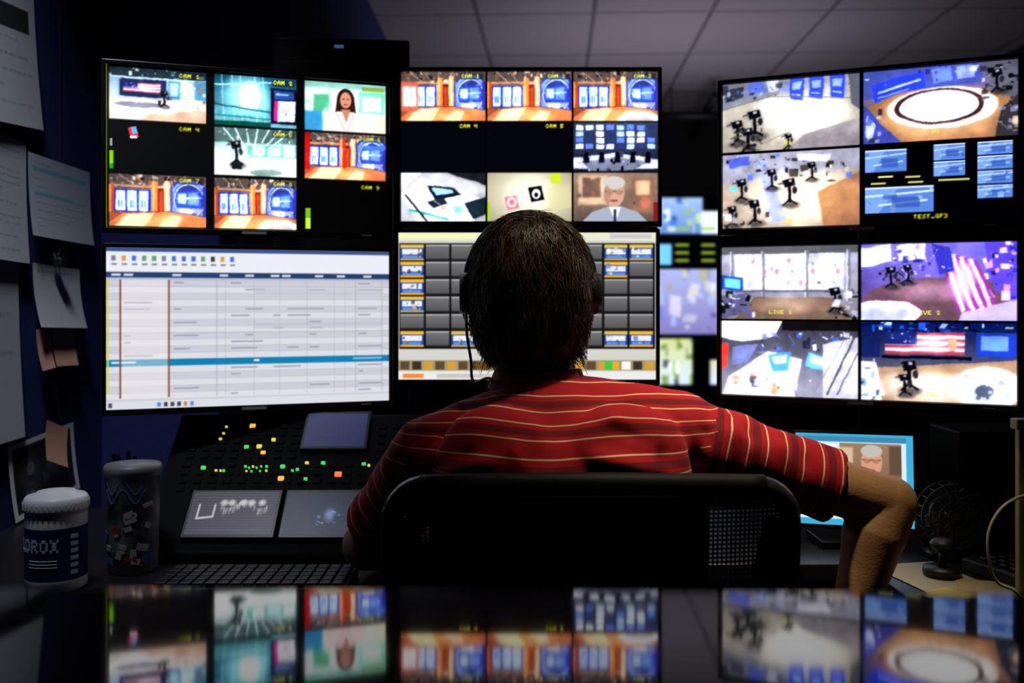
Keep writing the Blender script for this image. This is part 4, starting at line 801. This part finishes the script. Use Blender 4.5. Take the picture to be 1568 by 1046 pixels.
def shirt_mat():
    m = bpy.data.materials.new('striped_polo_knit'); m.use_nodes = True; nt = m.node_tree; N = nt.nodes.new; L = nt.links.new; bs = nt.nodes['Principled BSDF']
    a = N('ShaderNodeAttribute'); a.attribute_name = 'stripe'
    def math_(op, x, y=None):
        n = N('ShaderNodeMath'); n.operation = op
        if isinstance(x, (int, float)): n.inputs[0].default_value = x
        else: L(x, n.inputs[0])
        if y is not None: n.inputs[1].default_value = y
        return n.outputs[0]
    s0 = math_('MULTIPLY', a.outputs['Fac'], 1/.029); fr = math_('FRACT', s0); thin = math_('LESS_THAN', fr, .078)
    fr2 = math_('FRACT', math_('ADD', math_('MULTIPLY', a.outputs['Fac'], 1/.058), .35)); dk = math_('LESS_THAN', fr2, .20)
    mx = N('ShaderNodeMix'); mx.data_type = 'RGBA'; mx.inputs[6].default_value = (.31, .004, .012, 1); mx.inputs[7].default_value = (.13, .003, .009, 1); L(dk, mx.inputs[0])
    mx2 = N('ShaderNodeMix'); mx2.data_type = 'RGBA'; mx2.inputs[7].default_value = (.62, .46, .28, 1); L(mx.outputs[2], mx2.inputs[6]); L(thin, mx2.inputs[0])
    L(mx2.outputs[2], bs.inputs['Base Color']); bs.inputs['Roughness'].default_value = .85; bs.inputs['Sheen Weight'].default_value = .03; bs.inputs['Specular IOR Level'].default_value = .2
    tc = N('ShaderNodeTexCoord'); n = N('ShaderNodeTexNoise'); n.inputs['Scale'].default_value = 900; L(tc.outputs['Object'], n.inputs['Vector']); bp = N('ShaderNodeBump'); bp.inputs['Strength'].default_value = .4; bp.inputs['Distance'].default_value = .001; L(n.outputs['Fac'], bp.inputs['Height']); L(bp.outputs['Normal'], bs.inputs['Normal'])
    return m
me.materials.clear(); M_shirt = shirt_mat(); me.materials.append(M_shirt); parent(sh, man)
M_collar = mat('collar_knit', (.16, .004, .009), .85, bump=.4, bscale=700)
b = MB(); n = 40; rs = []
for (rx, ry, dz) in ((.062, .060, .020), (.067, .065, .017), (.078, .076, -.010), (.074, .072, -.014), (.060, .058, .0)):
    rs.append([b.bm.verts.new((.040+rx*math.cos(2*math.pi*k/n), 1.535+ry*math.sin(2*math.pi*k/n), 1.026+dz-.018*max(0, math.sin(2*math.pi*k/n)))) for k in range(n)])
for a, c_ in zip(rs, rs[1:]+rs[:1]):
    for k in range(n): b.bm.faces.new((a[k], a[(k+1) % n], c_[(k+1) % n], c_[k]))
parent(b.done('polo_collar', M_collar, smooth=True), man)

M_skin = mat('skin', (.32, .165, .075), .5, bump=.25, bscale=300, sss=.05, var=.08)
def hand(b, W, fwd, nrm, thumb_side, curl=.35, sc=1.0):
    fwd = fwd.normalized(); nrm = (nrm-fwd*nrm.dot(fwd)).normalized(); side = fwd.cross(nrm)*thumb_side
    for i, (so, ln) in enumerate(((.030, .088), (.010, .092), (-.010, .088), (-.029, .080))):
        k = W+fwd*ln*sc+side*so*sc+nrm*.004; b.capsule(W+side*so*.45*sc+fwd*.008, k, .013*sc, .0105*sc, n=12)
        L = ((.040, .025, .020), (.044, .028, .022), (.041, .026, .021), (.032, .020, .018))[i]; p = k; ang = curl*.4
        for j, l in enumerate(L):
            d = (fwd*math.cos(ang)-nrm*math.sin(ang)).normalized()+side*so*1.5; d.normalize(); q = p+d*l*sc; b.capsule(p, q, (.0095, .0085, .0078)[j]*sc, (.0085, .0078, .0065)[j]*sc, n=10); p = q; ang += curl*(1+.15*i)
    b.capsule(W+fwd*.012+side*.012, W+fwd*.04+side*.034-nrm*.006, .014*sc, .012*sc, n=12)
    p = W+fwd*.04+side*.036-nrm*.006; q = p+(fwd*.8+side*.55-nrm*.2).normalized()*.032; b.capsule(p, q, .0115, .0095, n=10); b.capsule(q, q+(fwd-nrm*.3).normalized()*.026, .0095, .0075, n=10)
b = MB()
b.tube([RS, RS+dr*.12, RS+dr*.22, RS+dr*.28, RE], [.045, .046, .043, .042, .040], n=24); b.ell(RE, (.042, .041, .042))
b.tube([RE, RE.lerp(RW, .3)+Vector((-.006, 0, 0)), RE.lerp(RW, .65), RW], [.041, .047, .038, .029], n=24, sub=3)
b.tube([LS, LS+dl*.12, LE], [.045, .044, .040], n=24); b.ell(LE, (.041, .041, .041)); b.tube([LE, LE.lerp(LW, .3), LE.lerp(LW, .7), LW], [.041, .043, .034, .027], n=24, sub=3)
hand(b, RW, Vector((-.30, .35, -.18)), Vector((-.3, -.2, .9)), -1, .4); hand(b, LW, Vector((.25, .95, -.08)), Vector((.0, 0, 1)), 1, .3)
arms = b.done('arms_and_hands', M_skin); bake(arms, [('REMESH', dict(mode='VOXEL', voxel_size=.0032, adaptivity=0)), ('SMOOTH', dict(factor=.5, iterations=5))]); parent(arms, man)
HC = Vector((.029, 1.56, 1.175)); b = MB()
b.ell(HC+Vector((0, .0, .012)), (.077, .098, .098)); b.ell(HC+Vector((0, .045, -.045)), (.062, .062, .075)); b.ell(HC+Vector((0, .068, -.090)), (.034, .030, .026)); b.capsule(HC+Vector((-.04, .02, -.08)), HC+Vector((-.015, .07, -.10)), .022, .018); b.capsule(HC+Vector((.04, .02, -.08)), HC+Vector((.015, .07, -.10)), .022, .018)
b.capsule(HC+Vector((0, -.005, -.06)), Vector((.045, 1.53, 1.0)), .056, .060)
b.capsule(HC+Vector((0, .098, .005)), HC+Vector((0, .122, -.030)), .009, .014); b.ell(HC+Vector((-.013, .112, -.033)), (.008, .01, .007)); b.ell(HC+Vector((.013, .112, -.033)), (.008, .01, .007))
b.capsule(HC+Vector((-.045, .085, .024)), HC+Vector((-.012, .098, .024)), .010, .009); b.capsule(HC+Vector((.045, .085, .024)), HC+Vector((.012, .098, .024)), .010, .009)
b.ell(HC+Vector((0, .100, -.058)), (.024, .010, .005)); b.ell(HC+Vector((0, .099, -.067)), (.021, .010, .006)); b.ell(HC+Vector((.045, .075, -.02)), (.022, .02, .02)); b.ell(HC+Vector((-.045, .075, -.02)), (.022, .02, .02))
for s_ in (-1, 1): b.tube([HC+Vector((s_*.078, .012+.018*math.cos(t), -.008+.030*math.sin(t))) for t in np.linspace(0, 2*math.pi, 16, endpoint=False)], .005, n=8, closed=True); b.ell(HC+Vector((s_*.074, .012, -.01)), (.006, .017, .028))
hd = b.done('head_and_neck', M_skin); bake(hd, [('REMESH', dict(mode='VOXEL', voxel_size=.003, adaptivity=0)), ('SMOOTH', dict(factor=.5, iterations=4))]); parent(hd, man)
b = MB()
for s_ in (-1, 1):
    b.mi = 0; b.ell(HC+Vector((s_*.029, .088, .008)), (.0125, .0115, .0095)); b.mi = 1; b.ell(HC+Vector((s_*.029, .0985, .008)), (.0055, .003, .0055)); b.mi = 2; b.tube([HC+Vector((s_*.012, .108, .027)), HC+Vector((s_*.03, .104, .033)), HC+Vector((s_*.048, .092, .027))], [.004, .0045, .002], n=8)
b.mi = 3; b.ell(HC+Vector((0, .1075, -.060)), (.022, .005, .0035)); b.ell(HC+Vector((0, .106, -.067)), (.019, .005, .0045))
M_hair = mat('grey_brown_hair', (.060, .038, .025), .36, var=.6, scale=35)
parent(b.done('eyes_brows_lips', [mat('eye_white', (.8, .78, .75), .2), mat('iris', (.05, .03, .02), .2), M_hair, mat('lips', (.4, .12, .09), .5)], smooth=True), man)
HH = Vector((.029, 1.552, 1.166)); HR = Vector((.092, .106, .118))
def hairline(d):
    if d.y > .35 and d.z < .55: return False
    if d.y > .05 and d.z < -.25: return False
    if d.z < -.80: return False
    return True
def hp(d, off=0):
    k = (abs(d.x/HR.x)**2.35+abs(d.y/HR.y)**2.35+abs(d.z/HR.z)**2.35)**(-1/2.35)
    return HH+d*(k+off)
b = MB(); r_ = bmesh.ops.create_icosphere(b.bm, subdivisions=5, radius=1)
for v in list(b.bm.verts):
    d = v.co.normalized()
    if not hairline(d): v.co = HH+Vector((d.x*.070, d.y*.08, d.z*.08)) if d.z > -.8 else HH+Vector((d.x*.06, d.y*.06-.01, d.z*.09))
    else: v.co = hp(d, -.006+.004*noise.noise(Vector((d.x*9, d.y*9, d.z*5))))
cap = b.done('hair_cap', mat('hair_under', (.02, .013, .009), .6), smooth=True); parent(cap, man)
cu = bpy.data.curves.new('hair_strands', 'CURVE'); cu.dimensions = '3D'; cu.bevel_depth = 1.0; cu.bevel_resolution = 0; cu.resolution_u = 1
rg = random.Random(11); crown = Vector((.05, -.35, .93)).normalized(); cnt = 0
while cnt < 6200:
    d = Vector((rg.gauss(0, 1), rg.gauss(0, 1), rg.gauss(0, 1))).normalized()
    if not hairline(d) or d.z < -.72: continue
    cnt += 1; pts = []; cl = Vector((noise.noise(d*4.5), noise.noise(d*4.5+Vector((7, 3, 1))), noise.noise(d*4.5+Vector((2, 9, 4)))))
    steps = 10; L = rg.uniform(.06, .095)*(1.0 if d.z > -.3 else .75); off0 = rg.uniform(-.004, .002); ph_ = rg.uniform(0, .3)+cl.x*5; am = rg.uniform(.6, 1.2)
    lift = (.005+.012*abs(cl.y))*rg.uniform(.5, 1.1); low = max(0, .25-d.z)
    q = d.copy()
    for k in range(steps):
        t = k/(steps-1); side = q.cross((q-crown)).normalized() if (q-crown).length > 1e-3 else Vector((1, 0, 0))
        P = hp(q, off0+lift*t*t+.014*low*t**3+.0025*am*math.sin(ph_+t*6)*t); pts.append(P)
        tan = (q-crown); tan -= q*tan.dot(q); tan.z -= .35
        if tan.length < 1e-3: tan = Vector((rg.uniform(-1, 1), rg.uniform(-1, 1), 0))
        tan.normalize(); tan += side*(.45*math.sin(ph_*1.2+t*5)+cl.z*.9)+Vector((rg.uniform(-.04, .04), rg.uniform(-.04, .04), 0)); tan.normalize()
        q = (q+tan*(L/steps/.105)).normalized()
    if any(p.y > HH.y+.055 and p.z < HH.z+.03 for p in pts): continue
    sp = cu.splines.new('POLY'); sp.points.add(steps-1)
    for k, P in enumerate(pts): sp.points[k].co = (*P, 1); sp.points[k].radius = .0007*(1-.6*(k/(steps-1)))
for k in range(1100):
    x = rg.uniform(-.080, .084); y = HH.y-.072*math.sqrt(max(0, 1-(x/.092)**2))+rg.uniform(-.006, .004); z = HH.z-.050+rg.uniform(-.025, .012)
    cl = noise.noise(Vector((x*45, 0, 3)))*2.0; L = rg.uniform(.035, .068); sp = cu.splines.new('POLY'); sp.points.add(7)
    for j in range(8):
        t = j/7; P = (HH.x+x*(1-.20*t)+cl*.014*t*t+.003*math.sin(t*7+cl*4)+math.copysign(.012*t**4, x), y+.010*t-.010*t**3*(1+cl), z-L*t+.010*t**3); sp.points[j].co = (*P, 1); sp.points[j].radius = .0007*(1-.6*t)
ho = bpy.data.objects.new('hair_strands', cu); link(ho); cu.materials.append(M_hair); parent(ho, man)
b = MB(); b.loft([(.475, .07, 1.49, .16, .125), (.50, .07, 1.49, .172, .13), (.56, .07, 1.485, .168, .12), (.60, .07, 1.48, .15, .10)])
for s_ in (-1, 1):
    hip = Vector((.07+s_*.09, 1.50, .555)); kn = Vector((.07+s_*.16, 1.93, .545)); an = Vector((.07+s_*.17, 1.90, .12)); b.tube([hip, hip.lerp(kn, .5), kn], [.085, .075, .06], n=24, sub=3); b.ell(kn, (.06, .06, .06)); b.tube([kn, kn.lerp(an, .4), an], [.058, .055, .045], n=24, sub=3)
tr = b.done('trousers', mat('dark_trousers', (.02, .02, .025), .9)); bake(tr, [('REMESH', dict(mode='VOXEL', voxel_size=.008, adaptivity=0)), ('SMOOTH', dict(factor=.5, iterations=5))]); parent(tr, man)
b = MB()
for s_ in (-1, 1):
    x = .07+s_*.17; b.capsule((x, 1.88, .06), (x, 2.04, .04), .042, .036, flat=(1, .95)); b.capsule((x, 1.90, .13), (x, 1.90, .06), .036, .042); b.box((x, 1.955, .010), (.085, .27, .02), bev=.008)
parent(b.done('shoes', mat('shoe_leather', (.015, .012, .01), .4), smooth=True), man)
# headset
e2 = MB(); arc = []
for t in np.linspace(-100, 100, 25):
    a = math.radians(t); arc.append((HH.x+.104*math.sin(a), HH.y+.025, HH.z+.005+.119*math.cos(a)))
e2.tube(arc, .004, n=10, flat=(1, 1.6))
for s_ in (-1, 1):
    e2.cyl((HH.x+s_*.085, HH.y+.008, HH.z-.005), (HH.x+s_*.110, HH.y+.008, HH.z-.005), .036, .031, n=28); e2.tube([(HH.x+s_*.086, HH.y+.008+.028*math.cos(t), HH.z-.005+.034*math.sin(t)) for t in np.linspace(0, 2*math.pi, 24, endpoint=False)], .009, n=10, closed=True)
e2.tube([(HH.x-.1, HH.y-.01, HH.z-.03), (HH.x-.098, HH.y-.035, HH.z-.065), (HH.x-.092, HH.y-.03, 1.06), (HH.x-.088, HH.y-.02, 1.025), (-.03, 1.50, .99+.04), (-.02, 1.62, .96)], .0022, n=8, sub=6)
e2.tube([(HH.x-.11, HH.y+.02, HH.z-.02), (HH.x-.095, HH.y+.08, HH.z-.06), (HH.x-.03, HH.y+.125, HH.z-.07)], .002, n=8, sub=5); e2.ell((HH.x-.028, HH.y+.127, HH.z-.07), (.008, .006, .006))
parent(e2.done('headset', mat('headset_plastic', (.01, .01, .011), .35), smooth=True), man)

# ------------------------------------------------------------------ lights
def area(name, loc, target, size, power, col, spread=180):
    l = bpy.data.lights.new(name, 'AREA'); l.size = size; l.energy = power; l.color = col; l.spread = math.radians(spread); o = bpy.data.objects.new(name, l); link(o); o.location = loc
    o.rotation_euler = (Vector(target)-Vector(loc)).to_track_quat('-Z', 'Y').to_euler(); return o
area('ceiling_downlight', (.36, 1.30, 2.6), (.30, 1.49, .98), .08, 1.3, (1, .84, .54), 30)
area('ceiling_fill', (.9, 5.6, 1.6), (.8, 5.9, 2.65), 1.6, 10, (.95, .9, 1), 170)  # added uplight, no real fixture: lifts the far ceiling to grey
area('left_side_fill', (-.74, 1.22, 2.62), (-.93, 1.92, 1.1), .2, 2.2, (.80, .87, 1), 56)  # added fill, no real fixture: brightens left wall, papers and canister
w = bpy.data.worlds.new('world'); scene.world = w; w.use_nodes = True; w.node_tree.nodes['Background'].inputs[0].default_value = (.02, .022, .05, 1); w.node_tree.nodes['Background'].inputs[1].default_value = .3

# ------------------------------------------------------------------ camera
cd = bpy.data.cameras.new('camera'); cam = bpy.data.objects.new('camera', cd); link(cam); cam.location = (0, 0, 1.15); cam.rotation_euler = (math.radians(90), 0, 0)
cd.lens = 35; cd.sensor_width = 36; cd.shift_y = -63/1568; cd.clip_start = .02
cd.dof.use_dof = True; cd.dof.focus_distance = 1.62; cd.dof.aperture_fstop = 3.6
scene.camera = cam
